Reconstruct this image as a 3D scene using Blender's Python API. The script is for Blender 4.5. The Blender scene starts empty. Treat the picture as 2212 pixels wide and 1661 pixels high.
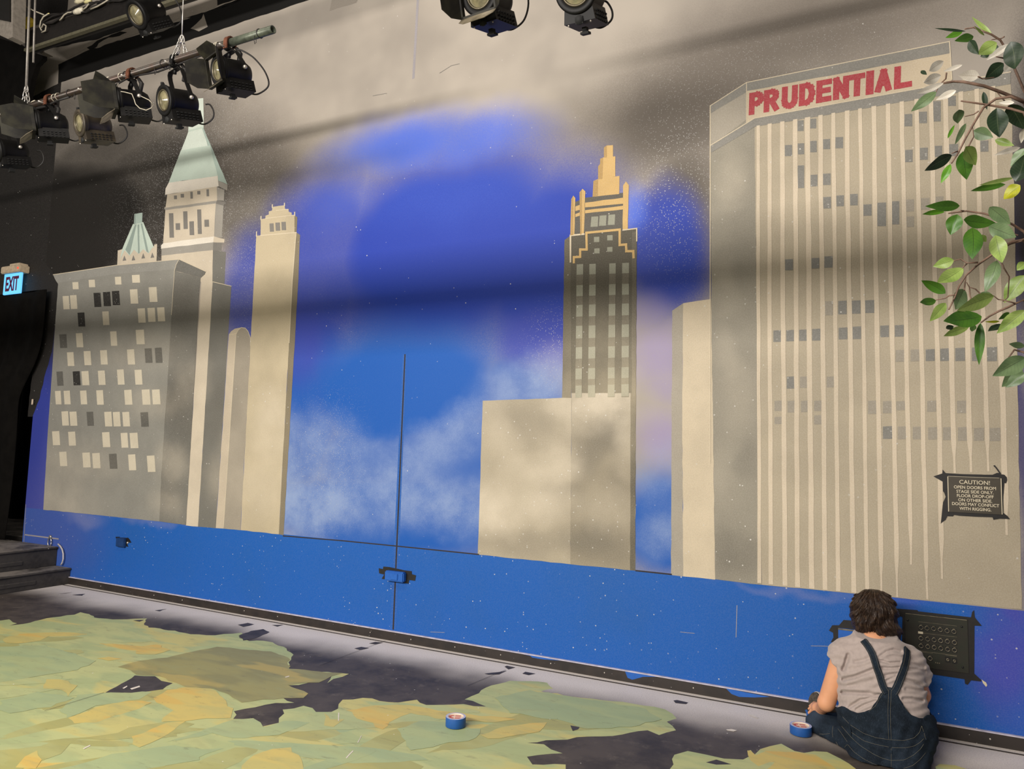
import bpy, bmesh, math, random
import numpy as np
from mathutils import Vector, Matrix

SC = bpy.context.scene
COL = SC.collection
# ------------------------------------------------------------------ camera
W, H = 2212, 1661
FO, YAW, PITCH, ROLL = 1568.779, -0.46819, 0.087698, 0.0274926
CAMZ, D = 1.52, 4.808
cy, sy, cp, sp = math.cos(YAW), math.sin(YAW), math.cos(PITCH), math.sin(PITCH)
f_ = np.array([sy*cp, cy*cp, sp]); r0 = np.array([cy, -sy, 0.0]); u0 = np.cross(r0, f_)
r_ = math.cos(ROLL)*r0 + math.sin(ROLL)*u0
u_ = -math.sin(ROLL)*r0 + math.cos(ROLL)*u0
CAM = np.array([0.0, 0.0, CAMZ])
cam_d = bpy.data.cameras.new('camera'); cam = bpy.data.objects.new('camera', cam_d); COL.objects.link(cam)
cam_d.sensor_width = 36.0; cam_d.lens = FO/W*36.0; cam_d.clip_start = 0.05; cam_d.clip_end = 100
cam.matrix_world = Matrix(((r_[0], u_[0], -f_[0], 0), (r_[1], u_[1], -f_[1], 0), (r_[2], u_[2], -f_[2], CAMZ), (0, 0, 0, 1)))
SC.camera = cam
# ------------------------------------------------------------------ exposure, world, lights
SC.view_settings.view_transform = 'Standard'; SC.view_settings.look = 'None'
SC.view_settings.exposure = 0.0; SC.view_settings.gamma = 1.0; SC.view_settings.use_curve_mapping = False
wd = bpy.data.worlds.new('world'); SC.world = wd; wd.use_nodes = True
wd.node_tree.nodes['Background'].inputs[0].default_value = (1.0, 0.93, 0.84, 1)
wd.node_tree.nodes['Background'].inputs[1].default_value = 0.15

def aim(o, loc, tgt):
    o.location = loc
    o.rotation_euler = (Vector(tgt)-Vector(loc)).to_track_quat('-Z', 'Y').to_euler()
def area(name, loc, tgt, sx, sz, power, col):
    l = bpy.data.lights.new(name, 'AREA'); l.shape = 'RECTANGLE'; l.size = sx; l.size_y = sz; l.energy = power; l.color = col
    o = bpy.data.objects.new(name, l); COL.objects.link(o); aim(o, loc, tgt); return o
def spot(name, loc, tgt, power, col, ang, blend, rad):
    l = bpy.data.lights.new(name, 'SPOT'); l.energy = power; l.color = col; l.spot_size = math.radians(ang); l.spot_blend = blend; l.shadow_soft_size = rad
    o = bpy.data.objects.new(name, l); COL.objects.link(o); aim(o, loc, tgt); return o
WARM = (1.0, 0.94, 0.87)
KEY = area('work_light_strip', (-3.5, -2.4, 3.36), (-3.4, 4.8, 2.2), 6.8, 0.38, 715, WARM)
SHADOW_BEAM = (0.8, 3.068, .18)   # Y, Z, height of the unseen beam added to cast the wall's dark band
FILL = area('fill_light', (-3.0, 0.6, 6.8), (-3.0, 3.4, 0.0), 5.0, 0.8, 150, (1.0, 0.92, 0.82))  # overhead fill added to lift wall and floor, not a lamp of the room

def ray(q):
    return f_ + ((q[0]-W/2)/FO)*r_ - ((q[1]-H/2)/FO)*u_
def onY(q, Y):
    d = ray(q); return Vector(CAM + d*(Y/d[1]))
def onZ(q, Z):
    d = ray(q); return Vector(CAM + d*((Z-CAMZ)/d[2]))
def onX(q, X):
    d = ray(q); return Vector(CAM + d*(X/d[0]))
def dep(q, t):
    return Vector(CAM + ray(q)*t)
def proj(P):
    v = np.array(P)-CAM; z = v@f_
    return (W/2+FO*(v@r_)/z, H/2-FO*(v@u_)/z)

# ------------------------------------------------------------------ helpers
def lin(c):
    out = []
    for v in c[:3]:
        v = v/255.0
        out.append(v/12.92 if v <= 0.04045 else ((v+0.055)/1.055)**2.4)
    return (*out, 1.0)
def tag(o, label, cat, group=None):
    o['label'] = label; o['category'] = cat
    if group: o['group'] = group
    return o
def empty(name, loc=(0, 0, 0)):
    o = bpy.data.objects.new(name, None); COL.objects.link(o); o.location = loc; o.empty_display_size = 0.1; return o
class MB:
    """collects shapes, links them as ONE mesh object"""
    def __init__(s): s.v = []; s.f = []; s.m = []; s.sm = []
    def add(s, vs, fs, m=0, smooth=False):
        b = len(s.v); s.v += [tuple(v) for v in vs]
        for f in fs: s.f.append(tuple(b+i for i in f)); s.m.append(m); s.sm.append(smooth)
    def quad(s, a, b, c, d, m=0): s.add([a, b, c, d], [(0, 1, 2, 3)], m)
    def poly(s, pts, m=0): s.add(pts, [tuple(range(len(pts)))], m)
    def box(s, lo, hi, m=0, M=None):
        x0, y0, z0 = lo; x1, y1, z1 = hi
        v = [(x0,y0,z0),(x1,y0,z0),(x1,y1,z0),(x0,y1,z0),(x0,y0,z1),(x1,y0,z1),(x1,y1,z1),(x0,y1,z1)]
        if M is not None: v = [M @ Vector(p) for p in v]
        s.add(v, [(0,3,2,1),(4,5,6,7),(0,1,5,4),(1,2,6,5),(2,3,7,6),(3,0,4,7)], m)
    def bbox(s, lo, hi, b, m=0, M=None):
        """box with chamfered edges"""
        bm = bmesh.new()
        x0, y0, z0 = lo; x1, y1, z1 = hi
        vs = [bm.verts.new(p) for p in [(x0,y0,z0),(x1,y0,z0),(x1,y1,z0),(x0,y1,z0),(x0,y0,z1),(x1,y0,z1),(x1,y1,z1),(x0,y1,z1)]]
        for f in [(0,3,2,1),(4,5,6,7),(0,1,5,4),(1,2,6,5),(2,3,7,6),(3,0,4,7)]: bm.faces.new([vs[i] for i in f])
        bmesh.ops.bevel(bm, geom=bm.edges[:], offset=b, segments=2, affect='EDGES')
        bm.verts.index_update()
        vv = [v.co.copy() for v in bm.verts]
        if M is not None: vv = [M @ p for p in vv]
        s.add(vv, [[v.index for v in f.verts] for f in bm.faces], m); bm.free()
    def prism(s, poly, z0, z1, m=0, M=None):
        """poly: list of (x,y); extruded along z"""
        n = len(poly)
        v = [Vector((p[0], p[1], z0)) for p in poly]+[Vector((p[0], p[1], z1)) for p in poly]
        if M is not None: v = [M @ p for p in v]
        fs = [tuple(reversed(range(n))), tuple(range(n, 2*n))]+[(i, (i+1) % n, n+(i+1) % n, n+i) for i in range(n)]
        s.add(v, fs, m)
    def lathe(s, prof, seg=32, m=0, M=None, smooth=True):
        """prof: (r, z) list, revolved about z"""
        v = []; n = len(prof)
        for k in range(seg):
            a = 2*math.pi*k/seg
            for r, z in prof: v.append(Vector((r*math.cos(a), r*math.sin(a), z)))
        if M is not None: v = [M @ p for p in v]
        fs = []
        for k in range(seg):
            k2 = (k+1) % seg
            for i in range(n-1): fs.append((k*n+i, k2*n+i, k2*n+i+1, k*n+i+1))
        s.add(v, fs, m, smooth)
    def tube(s, pts, r, seg=8, m=0, cap=True, flat=None):
        pts = [Vector(p) for p in pts]; n = len(pts)
        rr = r if isinstance(r, (list, tuple)) else [r]*n
        t0 = (pts[1]-pts[0]).normalized()
        up = Vector((0, 0, 1)) if abs(t0.z) < 0.9 else Vector((1, 0, 0))
        nrm = (up - t0*up.dot(t0)).normalized(); v = []
        for i, p in enumerate(pts):
            t = (pts[min(i+1, n-1)]-pts[max(i-1, 0)])
            t = t.normalized() if t.length > 1e-9 else t0
            nrm = (nrm - t*nrm.dot(t)); nrm = nrm.normalized() if nrm.length > 1e-6 else t.orthogonal().normalized()
            b = t.cross(nrm)
            fl = 1.0 if flat is None else flat
            for k in range(seg):
                a = 2*math.pi*k/seg
                v.append(p + nrm*(rr[i]*math.cos(a)*fl) + b*(rr[i]*math.sin(a)))
        fs = []
        for i in range(n-1):
            for k in range(seg): fs.append((i*seg+k, i*seg+(k+1) % seg, (i+1)*seg+(k+1) % seg, (i+1)*seg+k))
        if cap: fs.append(tuple(reversed(range(seg)))); fs.append(tuple((n-1)*seg+k for k in range(seg)))
        s.add(v, fs, m, True)
    def strip(s, pts, nrm, wdt, thick, m=0):
        """flat bar following pts, width across (tangent x nrm), thickness along nrm"""
        pts = [Vector(p) for p in pts]; n = len(pts); nrm = Vector(nrm).normalized(); v = []
        for i, p in enumerate(pts):
            t = (pts[min(i+1, n-1)]-pts[max(i-1, 0)]).normalized()
            b = t.cross(nrm)
            b = b.normalized() if b.length > 1e-6 else Vector((1, 0, 0))
            c = b.cross(t).normalized()
            for (x, y) in ((-1, -1), (1, -1), (1, 1), (-1, 1)): v.append(p + b*(x*wdt/2) + c*(y*thick/2))
        fs = [(3, 2, 1, 0), tuple((n-1)*4+k for k in range(4))]
        for i in range(n-1):
            for k in range(4): fs.append((i*4+k, i*4+(k+1) % 4, (i+1)*4+(k+1) % 4, (i+1)*4+k))
        s.add(v, fs, m)
    def build(s, name, mats, parent=None, loc=None, smooth=None):
        me = bpy.data.meshes.new(name); me.from_pydata(s.v, [], s.f)
        mats = mats if isinstance(mats, (list, tuple)) else [mats]
        for m in mats: me.materials.append(m)
        me.polygons.foreach_set('material_index', s.m)
        me.polygons.foreach_set('use_smooth', [bool(x) if smooth is None else smooth for x in s.sm])
        me.update()
        o = bpy.data.objects.new(name, me); COL.objects.link(o)
        if parent is not None:
            o.parent = parent
            if loc is None:   # mesh given in world coordinates
                off = Vector(parent.location)
                p = parent.parent
                while p is not None: off += Vector(p.location); p = p.parent
                if parent.rotation_euler[:] == (0, 0, 0) and off.length > 0:
                    me.transform(Matrix.Translation(-off))
        if loc is not None: o.location = loc
        return o
def copy_tree(o, parent=None):
    c = o.copy(); COL.objects.link(c)
    if parent is not None: c.parent = parent
    for ch in list(o.children): copy_tree(ch, c)
    return c

# ------------------------------------------------------------------ materials
def new_mat(name):
    m = bpy.data.materials.new(name); m.use_nodes = True
    return m, m.node_tree, m.node_tree.nodes['Principled BSDF']
class NT:
    """tiny node-graph writer"""
    def __init__(s, nt): s.nt = nt
    def n(s, t, **kw):
        x = s.nt.nodes.new(t)
        for k, v in kw.items(): setattr(x, k, v)
        return x
    def link(s, a, b): s.nt.links.new(a, b)
    def val(s, sock, v):
        if hasattr(v, 'is_output'): s.link(v, sock)
        else: sock.default_value = v
    def math(s, op, a, b=0.0, clamp=False):
        x = s.n('ShaderNodeMath', operation=op, use_clamp=clamp); s.val(x.inputs[0], a); s.val(x.inputs[1], b); return x.outputs[0]
    def vec(s, op, a, b=None, c=None):
        x = s.n('ShaderNodeVectorMath', operation=op); s.val(x.inputs[0], a)
        if b is not None: s.val(x.inputs[1], b)
        if c is not None: s.val(x.inputs[2], c)
        return x.outputs['Value'] if op in ('LENGTH', 'DOT_PRODUCT', 'DISTANCE') else x.outputs[0]
    def ramp(s, v, a, b, lo=0.0, hi=1.0, interp='SMOOTHSTEP'):
        x = s.n('ShaderNodeMapRange', interpolation_type=interp); s.val(x.inputs[0], v)
        for i, q in zip((1, 2, 3, 4), (a, b, lo, hi)): s.val(x.inputs[i], q)
        return x.outputs[0]
    def mix(s, fac, a, b):
        x = s.n('ShaderNodeMix', data_type='RGBA'); s.val(x.inputs[0], fac); s.val(x.inputs[6], a); s.val(x.inputs[7], b); return x.outputs[2]
    def noise(s, p, sc, det=3.0, rough=0.55, out='Fac'):
        x = s.n('ShaderNodeTexNoise'); s.val(x.inputs['Vector'], p); x.inputs['Scale'].default_value = sc; x.inputs['Detail'].default_value = det; x.inputs['Roughness'].default_value = rough
        return x.outputs[out]
    def specks(s, p, sc, size, keep):
        """round flecks: one per cell, only a share of the cells"""
        x = s.n('ShaderNodeTexVoronoi', feature='F1'); s.val(x.inputs['Vector'], p); x.inputs['Scale'].default_value = sc
        rnd = s.n('ShaderNodeSeparateColor'); s.link(x.outputs['Color'], rnd.inputs[0])
        sz = s.math('MULTIPLY', rnd.outputs[1], size)
        d = s.math('LESS_THAN', x.outputs['Distance'], sz)
        k = s.math('LESS_THAN', rnd.outputs[0], keep)
        return s.math('MULTIPLY', d, k)
def bump(N, b, h, strength, dist):
    x = N.n('ShaderNodeBump'); x.inputs['Strength'].default_value = strength; x.inputs['Distance'].default_value = dist
    N.link(h, x.inputs['Height']); N.link(x.outputs[0], b.inputs['Normal'])
def plain(name, rgb, rough=0.6, metal=0.0, var=0.12, scale=30, bmp=0.0, spec=0.5, rgb2=None):
    m, nt, b = new_mat(name); N = NT(nt)
    p = N.n('ShaderNodeTexCoord').outputs['Object']
    c = lin(rgb); d = lin(rgb2) if rgb2 else (c[0]*(1-var*2), c[1]*(1-var*2), c[2]*(1-var*2), 1)
    n = N.noise(p, scale, 4)
    N.link(N.mix(N.ramp(n, 0.35, 0.7), c, d), b.inputs['Base Color'])
    b.inputs['Roughness'].default_value = rough; b.inputs['Metallic'].default_value = metal
    b.inputs['Specular IOR Level'].default_value = spec
    if bmp: bump(N, b, n, bmp, 0.003)
    return m
def emit(name, rgb, strength):
    m, nt, b = new_mat(name)
    b.inputs['Base Color'].default_value = lin(rgb); b.inputs['Emission Color'].default_value = lin(rgb); b.inputs['Emission Strength'].default_value = strength
    return m
# ================================================================== THE PAINTED WALL
def wx(q, off=0.0):
    p = onY(q, D); return Vector((p.x, D-off, p.z))
def blob_node(N, P, px, rx, ry, wgt, soft=1.0):
    c = onY(px, D); e = onY((px[0]+rx, px[1]), D); g = onY((px[0], px[1]-ry), D)
    ix = 1.0/max(abs(e.x-c.x), .02); iz = 1.0/max(abs(g.z-c.z), .02)
    v = N.vec('MULTIPLY_ADD', P, (ix, 0, iz), (-c.x*ix, 0, -c.z*iz))
    return N.ramp(N.vec('LENGTH', v), 1.25-.08*(soft < 1), 0.15 if soft >= 1 else .5, 0.0, wgt)
def blobs(N, P, L, soft=1.0, screen=False):
    out = None
    for (x, y, rx, ry, w) in L:
        b = blob_node(N, P, (x, y), rx, ry, w, soft)
        out = b if out is None else (N.math('SUBTRACT', N.math('ADD', out, b), N.math('MULTIPLY', out, b)) if screen else N.math('MAXIMUM', out, b))
    return out
def group_of(name, build):
    g = bpy.data.node_groups.new(name, 'ShaderNodeTree')
    g.interface.new_socket('Vector', in_out='INPUT', socket_type='NodeSocketVector')
    g.interface.new_socket('Fac', in_out='OUTPUT', socket_type='NodeSocketFloat')
    N = NT(g); i = N.n('NodeGroupInput'); o = N.n('NodeGroupOutput')
    N.link(build(N, i.outputs[0]), o.inputs[0]); return g
def use(N, g, P):
    x = N.n('ShaderNodeGroup'); x.node_tree = g; N.link(P, x.inputs[0]); return x.outputs[0]
MIST = [(160,1000,120,60,.35),(130,1090,90,50,.5),(300,760,110,50,.3),(330,870,70,40,.35),(370,1000,40,45,.5),(360,1090,40,40,.45),(420,820,40,60,.3),
        (590,940,60,80,.55),(560,1060,60,60,.45),(590,880,40,50,.4),(480,1030,50,60,.4),(500,950,30,40,.3),
        (1120,1085,120,50,.8),(1060,1110,60,45,.9),(1170,1015,90,40,.65),(1210,985,50,50,.5),(1090,960,40,40,.3),(1220,870,40,30,.4),(1060,900,40,60,.3),
        (1310,1110,70,55,.45),(1350,960,40,70,.6),(1300,855,120,75,1),(1300,770,110,100,.6),(1340,870,50,60,.35),(1260,890,40,50,.3),
        (1580,380,40,60,.35),(1570,620,30,60,.2),(1600,850,60,90,.25),(1570,760,30,60,.25),(1560,1040,40,80,.2)]
SOOT = [(395,650,50,70,.45),(385,860,60,80,.6),(420,930,40,70,.4),(360,1060,40,60,.25),(480,860,40,90,.35),(190,905,70,35,.22),(150,1040,40,30,.3),(300,640,110,60,.15),
        (1140,920,110,60,.28),(1300,930,70,70,.5),(1260,1000,50,60,.4),(1210,1070,60,30,.28),(1130,1170,140,40,.35),(1290,1180,90,45,.5),(1330,1040,30,40,.2),
        (1600,560,60,80,.2),(1600,1190,60,60,.35),(1560,1190,30,70,.35),(1620,990,30,60,.3),(1590,470,50,60,.15)]
def warp(N, P, sc, amt):
    n = N.noise(P, sc, 3, .6, 'Color')
    return N.vec('ADD', P, N.vec('SCALE', N.vec('SUBTRACT', n, (.5, .5, .5)), None) if False else N.vec('MULTIPLY', N.vec('SUBTRACT', n, (.5, .5, .5)), (amt, 0, amt)))
drift = lambda N, P: N.ramp(N.noise(P, 2.7, 4, .6), .30, .66, .55, 1.08)
G_MIST = group_of('airbrushed mist', lambda N, P: N.math('MULTIPLY', blobs(N, warp(N, P, 1.9, .32), [(a, b, c*1.15, d*1.15, e*.8) for a, b, c, d, e in MIST], 1.0, True), drift(N, P)))
G_SOOT = group_of('airbrushed soot', lambda N, P: blobs(N, warp(N, P, 1.9, .32), SOOT, 1.0, True))
def finish_paint(N, b, P, c, speck=0.02, dark=0.0, grain=0.05):
    g = N.noise(P, 150, 2)
    c = N.mix(N.ramp(g, .35, .75, 0, grain*2.2), c, (.9, .85, .78, 1))
    c = N.mix(N.ramp(N.noise(P, 190, 2), .4, .75, 0, grain*2.5), c, (.02, .02, .02, 1))
    if speck:
        d = N.ramp(N.noise(P, 1.7, 3), .35, .72)
        c = N.mix(N.math('MULTIPLY', N.specks(P, 62, .32, speck*3.2), d), c, (.62, .6, .56, 1))
        c = N.mix(N.specks(P, 24, .13, speck*1.6), c, (.8, .78, .74, 1))
    if dark:
        c = N.mix(N.math('MULTIPLY', N.specks(P, 55, .2, dark), N.ramp(N.noise(P, 1.1, 2), .4, .7)), c, (.06, .05, .045, 1))
    N.link(c, b.inputs['Base Color']); b.inputs['Roughness'].default_value = .62; b.inputs['Specular IOR Level'].default_value = .3
    bump(N, b, N.noise(P, 130, 3), .12, .0015)
def paint(name, rgb, mist=0.0, soot=0.0, mistc=(208, 196, 176), sootc=(88, 84, 76), speck=.01, dark=.0, var=.06, grain=None):
    m, nt, b = new_mat(name); N = NT(nt); P = N.n('ShaderNodeTexCoord').outputs['Object']
    c = lin(rgb); c2 = tuple(v*(1-var*2.2) for v in c[:3])+(1,)
    c = N.mix(N.ramp(N.noise(P, 2.6, 3), .35, .7), c, c2)
    if soot: c = N.mix(N.math('MULTIPLY', use(N, G_SOOT, P), soot, True), c, lin(sootc))
    if mist: c = N.mix(N.math('MULTIPLY', use(N, G_MIST, P), mist, True), c, lin(mistc))
    finish_paint(N, b, P, c, speck, dark, .05*(.15+.85*(sum(rgb)/600.0)) if grain is None else grain); return m
# the sky: airbrushed colour laid on in passes, one over the next
SKY = [
 ((30,27,24), [(120,500,340,200,1),(330,430,240,200,.9),(60,820,90,340,1),(540,430,120,150,.6),(230,350,200,110,.8),(120,300,160,120,.6),(310,310,260,120,.6)]),  # upper-left blacks also paint in the dimmer light there
 ((88,81,74), [(1440,260,300,150,.95),(1490,430,130,230,.95),(560,330,170,90,.6)]),
 ((104,96,88), [(1750,60,560,150,.9),(1600,170,330,120,.7),(1450,90,200,70,.35)]),
 ((44,40,44), [(2290,420,150,480,1)]),
 ((32,58,160), [(960,540,430,260,1),(690,560,170,220,.9),(1180,560,230,260,1),(1430,540,120,170,.95),(560,640,110,170,.8),(640,760,140,200,.9)]),
 ((74,108,216), [(870,315,240,75,.9),(1010,300,190,75,.75),(960,420,300,90,.18),(740,430,120,80,.2),(1366,450,40,70,.7)]),
 ((18,54,160), [(860,690,420,110,.7),(1460,600,80,90,.5)]),
 ((12,82,168), [(860,850,330,170,1),(640,920,120,180,.9),(900,1000,380,190,.95),(820,1110,460,120,1),(1100,870,160,120,.9),(1420,1130,110,140,1),(500,1000,150,200,.8)]),
 ((50,64,160), [(1180,740,120,80,.8),(640,740,60,110,.6),(80,1000,70,260,.85),]),
 ((60,56,104), [(2210,900,40,500,.9),(2330,1000,180,420,1)]),
 ((150,138,176), [(1430,770,90,100,.75),(1425,950,70,80,.8),(1200,800,60,60,.35),(1440,840,70,50,.6),(1400,690,60,60,.45)]),
 ((142,160,196), [(690,950,100,75,.5),(640,1085,110,95,.8),(740,1065,130,65,.6),(610,980,60,110,.5),(870,1045,120,110,.62),(960,960,100,55,.5),(1020,915,90,50,.55),(1120,850,120,75,.6),
                  (1000,1095,140,80,.6),(720,1110,140,60,.4),(930,1110,120,60,.3),(1425,1020,80,80,.4),(1430,1150,80,60,.6),(800,1000,130,60,.35),(1180,810,80,70,.5)]),
]
def sky_mat():
    m, nt, b = new_mat('mural_sky_paint'); N = NT(nt); P = N.n('ShaderNodeTexCoord').outputs['Object']
    Pw = warp(N, P, .9, .30); Pm = warp(N, P, 2.6, .28)
    grain = N.math('MULTIPLY', N.math('SUBTRACT', N.noise(P, 200, 2), .5), .55)
    c = N.mix(N.ramp(N.noise(P, 1.1, 3), .35, .7), lin((172, 163, 152)), lin((150, 142, 133))); sep = N.n('ShaderNodeSeparateXYZ'); N.link(P, sep.inputs[0])
    for i, (rgb, L) in enumerate(SKY):
        fac = blobs(N, Pm if i == len(SKY)-1 else Pw, L, .5 if i in (0, 3, 4, 7, 8) else 1.0, i == len(SKY)-1)
        if i == len(SKY)-1: fac = N.math('MULTIPLY', fac, N.ramp(N.noise(P, 3.1, 4, .62), .30, .68, .45, 1.0))
        edge = N.math('MULTIPLY', N.math('MULTIPLY', fac, N.math('SUBTRACT', 1.0, fac)), 4.0)
        fac = N.math('ADD', fac, N.math('MULTIPLY', grain, edge), True)
        c = N.mix(fac, c, lin(rgb))
    # flecks of white spatter thickest around the towers
    d = blobs(N, Pw, [(430,420,220,260,1),(1460,380,130,240,.8),(1600,160,500,120,.4),(560,560,90,200,.6),(1200,760,80,120,.6),(700,1000,120,180,.5)])
    c = N.mix(N.math('MULTIPLY', N.specks(P, 105, .34, .5), d), c, (.42, .41, .4, 1))
    c = N.mix(N.math('MULTIPLY', N.specks(P, 48, .17, .2), d), c, (.6, .58, .56, 1))
    finish_paint(N, b, P, c, .006, 0, .004); return m
def band_mat():
    m, nt, b = new_mat('mural_blue_band_paint'); N = NT(nt); P = N.n('ShaderNodeTexCoord').outputs['Object']
    Pw = warp(N, P, 1.5, .5); c = lin((12, 86, 170))
    c = N.mix(N.ramp(N.noise(P, 2.0, 4), .4, .75, 0, .5), c, lin((20, 84, 158)))
    c = N.mix(blobs(N, Pw, [(100,1150,150,120,.85),(60,1000,60,300,1)]), c, lin((62, 84, 160)))
    c = N.mix(blobs(N, Pw, [(2190,1430,120,150,.9),(1950,1300,120,30,.4),(2200,1330,60,100,.9)]), c, lin((66, 70, 166)))
    c = N.mix(blobs(N, Pw, [(180,1125,60,25,.5),(330,1130,120,14,.35),(1700,1290,200,14,.3)]), c, lin((120, 126, 170)))
    finish_paint(N, b, P, c, .035, 0, .012); return m
MW = {}
WM = []
def reg(key, mat):
    MW[key] = len(WM); WM.append(mat)
reg('sky', sky_mat()); reg('band', band_mat())
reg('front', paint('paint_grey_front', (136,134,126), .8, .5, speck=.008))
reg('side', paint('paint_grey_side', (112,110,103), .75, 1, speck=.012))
reg('cornice', paint('paint_grey_cornice', (142,140,133), 0, 0))
reg('cornice_dark', paint('paint_dark_cornice', (104,102,96), 0, 0))
reg('cream', paint('paint_cream', (202,189,168), 0, 0, dark=.04))
reg('cream_hi', paint('paint_pale_cream', (226,218,204), 0, 0))
reg('line', paint('paint_cream_line', (206,192,166), 0, 0))
reg('mint', paint('paint_pale_mint', (190,205,192), 0, 0))
reg('mint_hi', paint('paint_white_mint', (208,218,206), 0, 0))
reg('mint_dk', paint('paint_grey_mint', (140,156,148), 0, 0))
reg('mint_md', paint('paint_mid_mint', (164,182,172), 0, 0))
reg('shade', paint('paint_ledge_grey', (152,147,138), 0, 0))
reg('win', paint('paint_window_grey', (120,116,110), 0, 0))
reg('black', paint('paint_window_black', (42,40,37), 0, 0, speck=.05))
reg('dkwin', paint('paint_window_dark', (92,90,84), .3, 0))
reg('lit', paint('paint_window_cream', (204,194,172), .2, 0))
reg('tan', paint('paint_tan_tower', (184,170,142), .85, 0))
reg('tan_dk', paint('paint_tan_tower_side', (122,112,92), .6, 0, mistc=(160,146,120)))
reg('arch', paint('paint_arch_grey', (152,143,128), .5, .7))
reg('arch_hi', paint('paint_arch_cream', (190,176,155), .3, 0))
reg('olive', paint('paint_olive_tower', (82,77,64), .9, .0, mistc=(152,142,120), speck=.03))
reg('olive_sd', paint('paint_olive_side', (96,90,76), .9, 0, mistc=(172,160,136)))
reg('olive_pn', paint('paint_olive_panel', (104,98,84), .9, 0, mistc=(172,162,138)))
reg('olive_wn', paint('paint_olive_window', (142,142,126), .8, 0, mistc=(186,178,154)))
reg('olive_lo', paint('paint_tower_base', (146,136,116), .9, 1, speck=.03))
reg('olive_bl', paint('paint_low_block', (166,155,134), .95, .8, speck=.03))
reg('crownbg', paint('paint_crown_grey', (86,82,74), 0, 0))
reg('gold', paint('paint_gold', (198,164,104), 0, 0)); reg('gold_dk', paint('paint_gold_side', (170,138,84), 0, 0))
reg('pale', paint('paint_pale_front', (202,187,161), 0, 0, dark=.06)); reg('pale_sd', paint('paint_pale_side', (160,152,138), .4, .2))
reg('slab', paint('paint_slab_side', (142,136,122), .9, .9, speck=.02))
reg('slab_f', paint('paint_slab_front', (172,160,138), .3, .2, dark=.03))
reg('slab_b', paint('paint_slab_band', (132,129,122), .1, .1, speck=.02)); reg('slab_s', paint('paint_slab_stripe', (206,191,168), 0, 0, dark=.05))
reg('slab_t', paint('paint_slab_top', (196,180,154), 0, 0)); reg('slab_ts', paint('paint_slab_top_side', (160,152,138), .5, 0))
reg('slab_w', paint('paint_slab_window', (124,122,116), .2, .2, speck=.05)); reg('slab_v', paint('paint_slab_faint_window', (152,144,130), .2, .2, speck=.04))
reg('red', paint('paint_red_letters', (170,58,66), 0, 0, speck=.0))
reg('groove', plain('groove_dark', (44,38,40), .8)); reg('trimblue', paint('paint_seam_blue', (12,86,170), 0, 0, speck=.01))
reg('blackwall', paint('paint_black_wall', (28,25,23), 0, 0, speck=.01)); reg('fadeblue', paint('paint_edge_blue', (52,66,140), 0, 0))
reg('seamline', paint('paint_seam_line', (150,145,150), 0, 0, speck=0)); reg('soft_grey', paint('paint_smear_grey', (142,134,124), 0, 0)); reg('soft_dark', paint('paint_smear_dark', (13,12,11), 0, 0, speck=0, grain=.003))

rng = random.Random(4)
wall = MB()
ST = 0.0006
def edgy(P, amp=.0022, step=.07):
    out = []
    n = len(P)
    for i in range(n):
        a, b = P[i], P[(i+1) % n]; L = (b-a).length; k = max(1, int(L/step)); t = (b-a)
        nr = Vector((-t.z, 0, t.x)).normalized() if L > 0 else Vector((0, 0, 0))
        for j in range(k):
            q = a + t*(j/k)
            if j and amp: q = q + nr*rng.uniform(-amp, amp)
            out.append(q)
    return out
WN = [0]
def lift(lay):
    WN[0] = (WN[0]+1) % 26
    return lay*ST+WN[0]*2e-5
def wp(key, lay, pts, S=1.0, o=(0, 0), amp=.0022):
    """painted polygon; pts are seen in a detail view of scale S and origin o"""
    lay = lift(lay)/ST
    P = [wx((o[0]+x/S, o[1]+y/S), lay*ST) for x, y in pts]
    wall.poly(edgy(P, amp), MW[key])
def wr(key, lay, rects, S, o, lean=0.0):
    for (x0, y0, x1, y1) in rects:
        s = lean*(y1-y0)/2
        wp(key, lay, [(x0+s, y0), (x1+s, y0-(x1-x0)*.05), (x1-s, y1-(x1-x0)*.02), (x0-s, y1)], S, o, 0)
def wl(key, lay, pts, wdt, S=1.0, o=(0, 0)):
    """painted line, wdt in metres"""
    P = [wx((o[0]+x/S, o[1]+y/S), lay*ST) for x, y in pts]
    for a, b in zip(P[:-1], P[1:]):
        t = (b-a).normalized(); n = Vector((-t.z, 0, t.x))*(wdt/2); e = t*(wdt/2); k = Vector((0, -(lift(lay)-lay*ST), 0))
        wall.quad(a-n-e+k, b-n+e+k, b+n+e+k, a+n-e+k, MW[key])
# base coats
XL, XR, ZT, ZB, ZM = -8.375, 2.6, 8.2, 0.07, 0.727
def rect(key, lay, x0, z0, x1, z1): wall.quad((x0, D-lay*ST, z0), (x1, D-lay*ST, z0), (x1, D-lay*ST, z1), (x0, D-lay*ST, z1), MW[key])
rect('sky', 0, XL, ZM, XR, ZT); rect('band', 0, XL, -.02, XR, ZM)
rect('blackwall', 0, -14, 3.16, XL, ZT)
wall.quad((XL, D, -.02), (XL, D, 3.16), (XL, D+.25, 3.16), (XL, D+.25, -.02), MW['fadeblue'])
wall.quad((-14, D, 3.16), (-14, D+.25, 3.16), (XL, D+.25, 3.16), (XL, D, 3.16), MW['blackwall'])
# ---- left: brick block
A = dict(S=4.153, o=(90, 260)); B = dict(S=2.768, o=(90, 560)); C3 = dict(S=2.865, o=(340, 600)); TD = dict(S=4.615, o=(480, 420))
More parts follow.
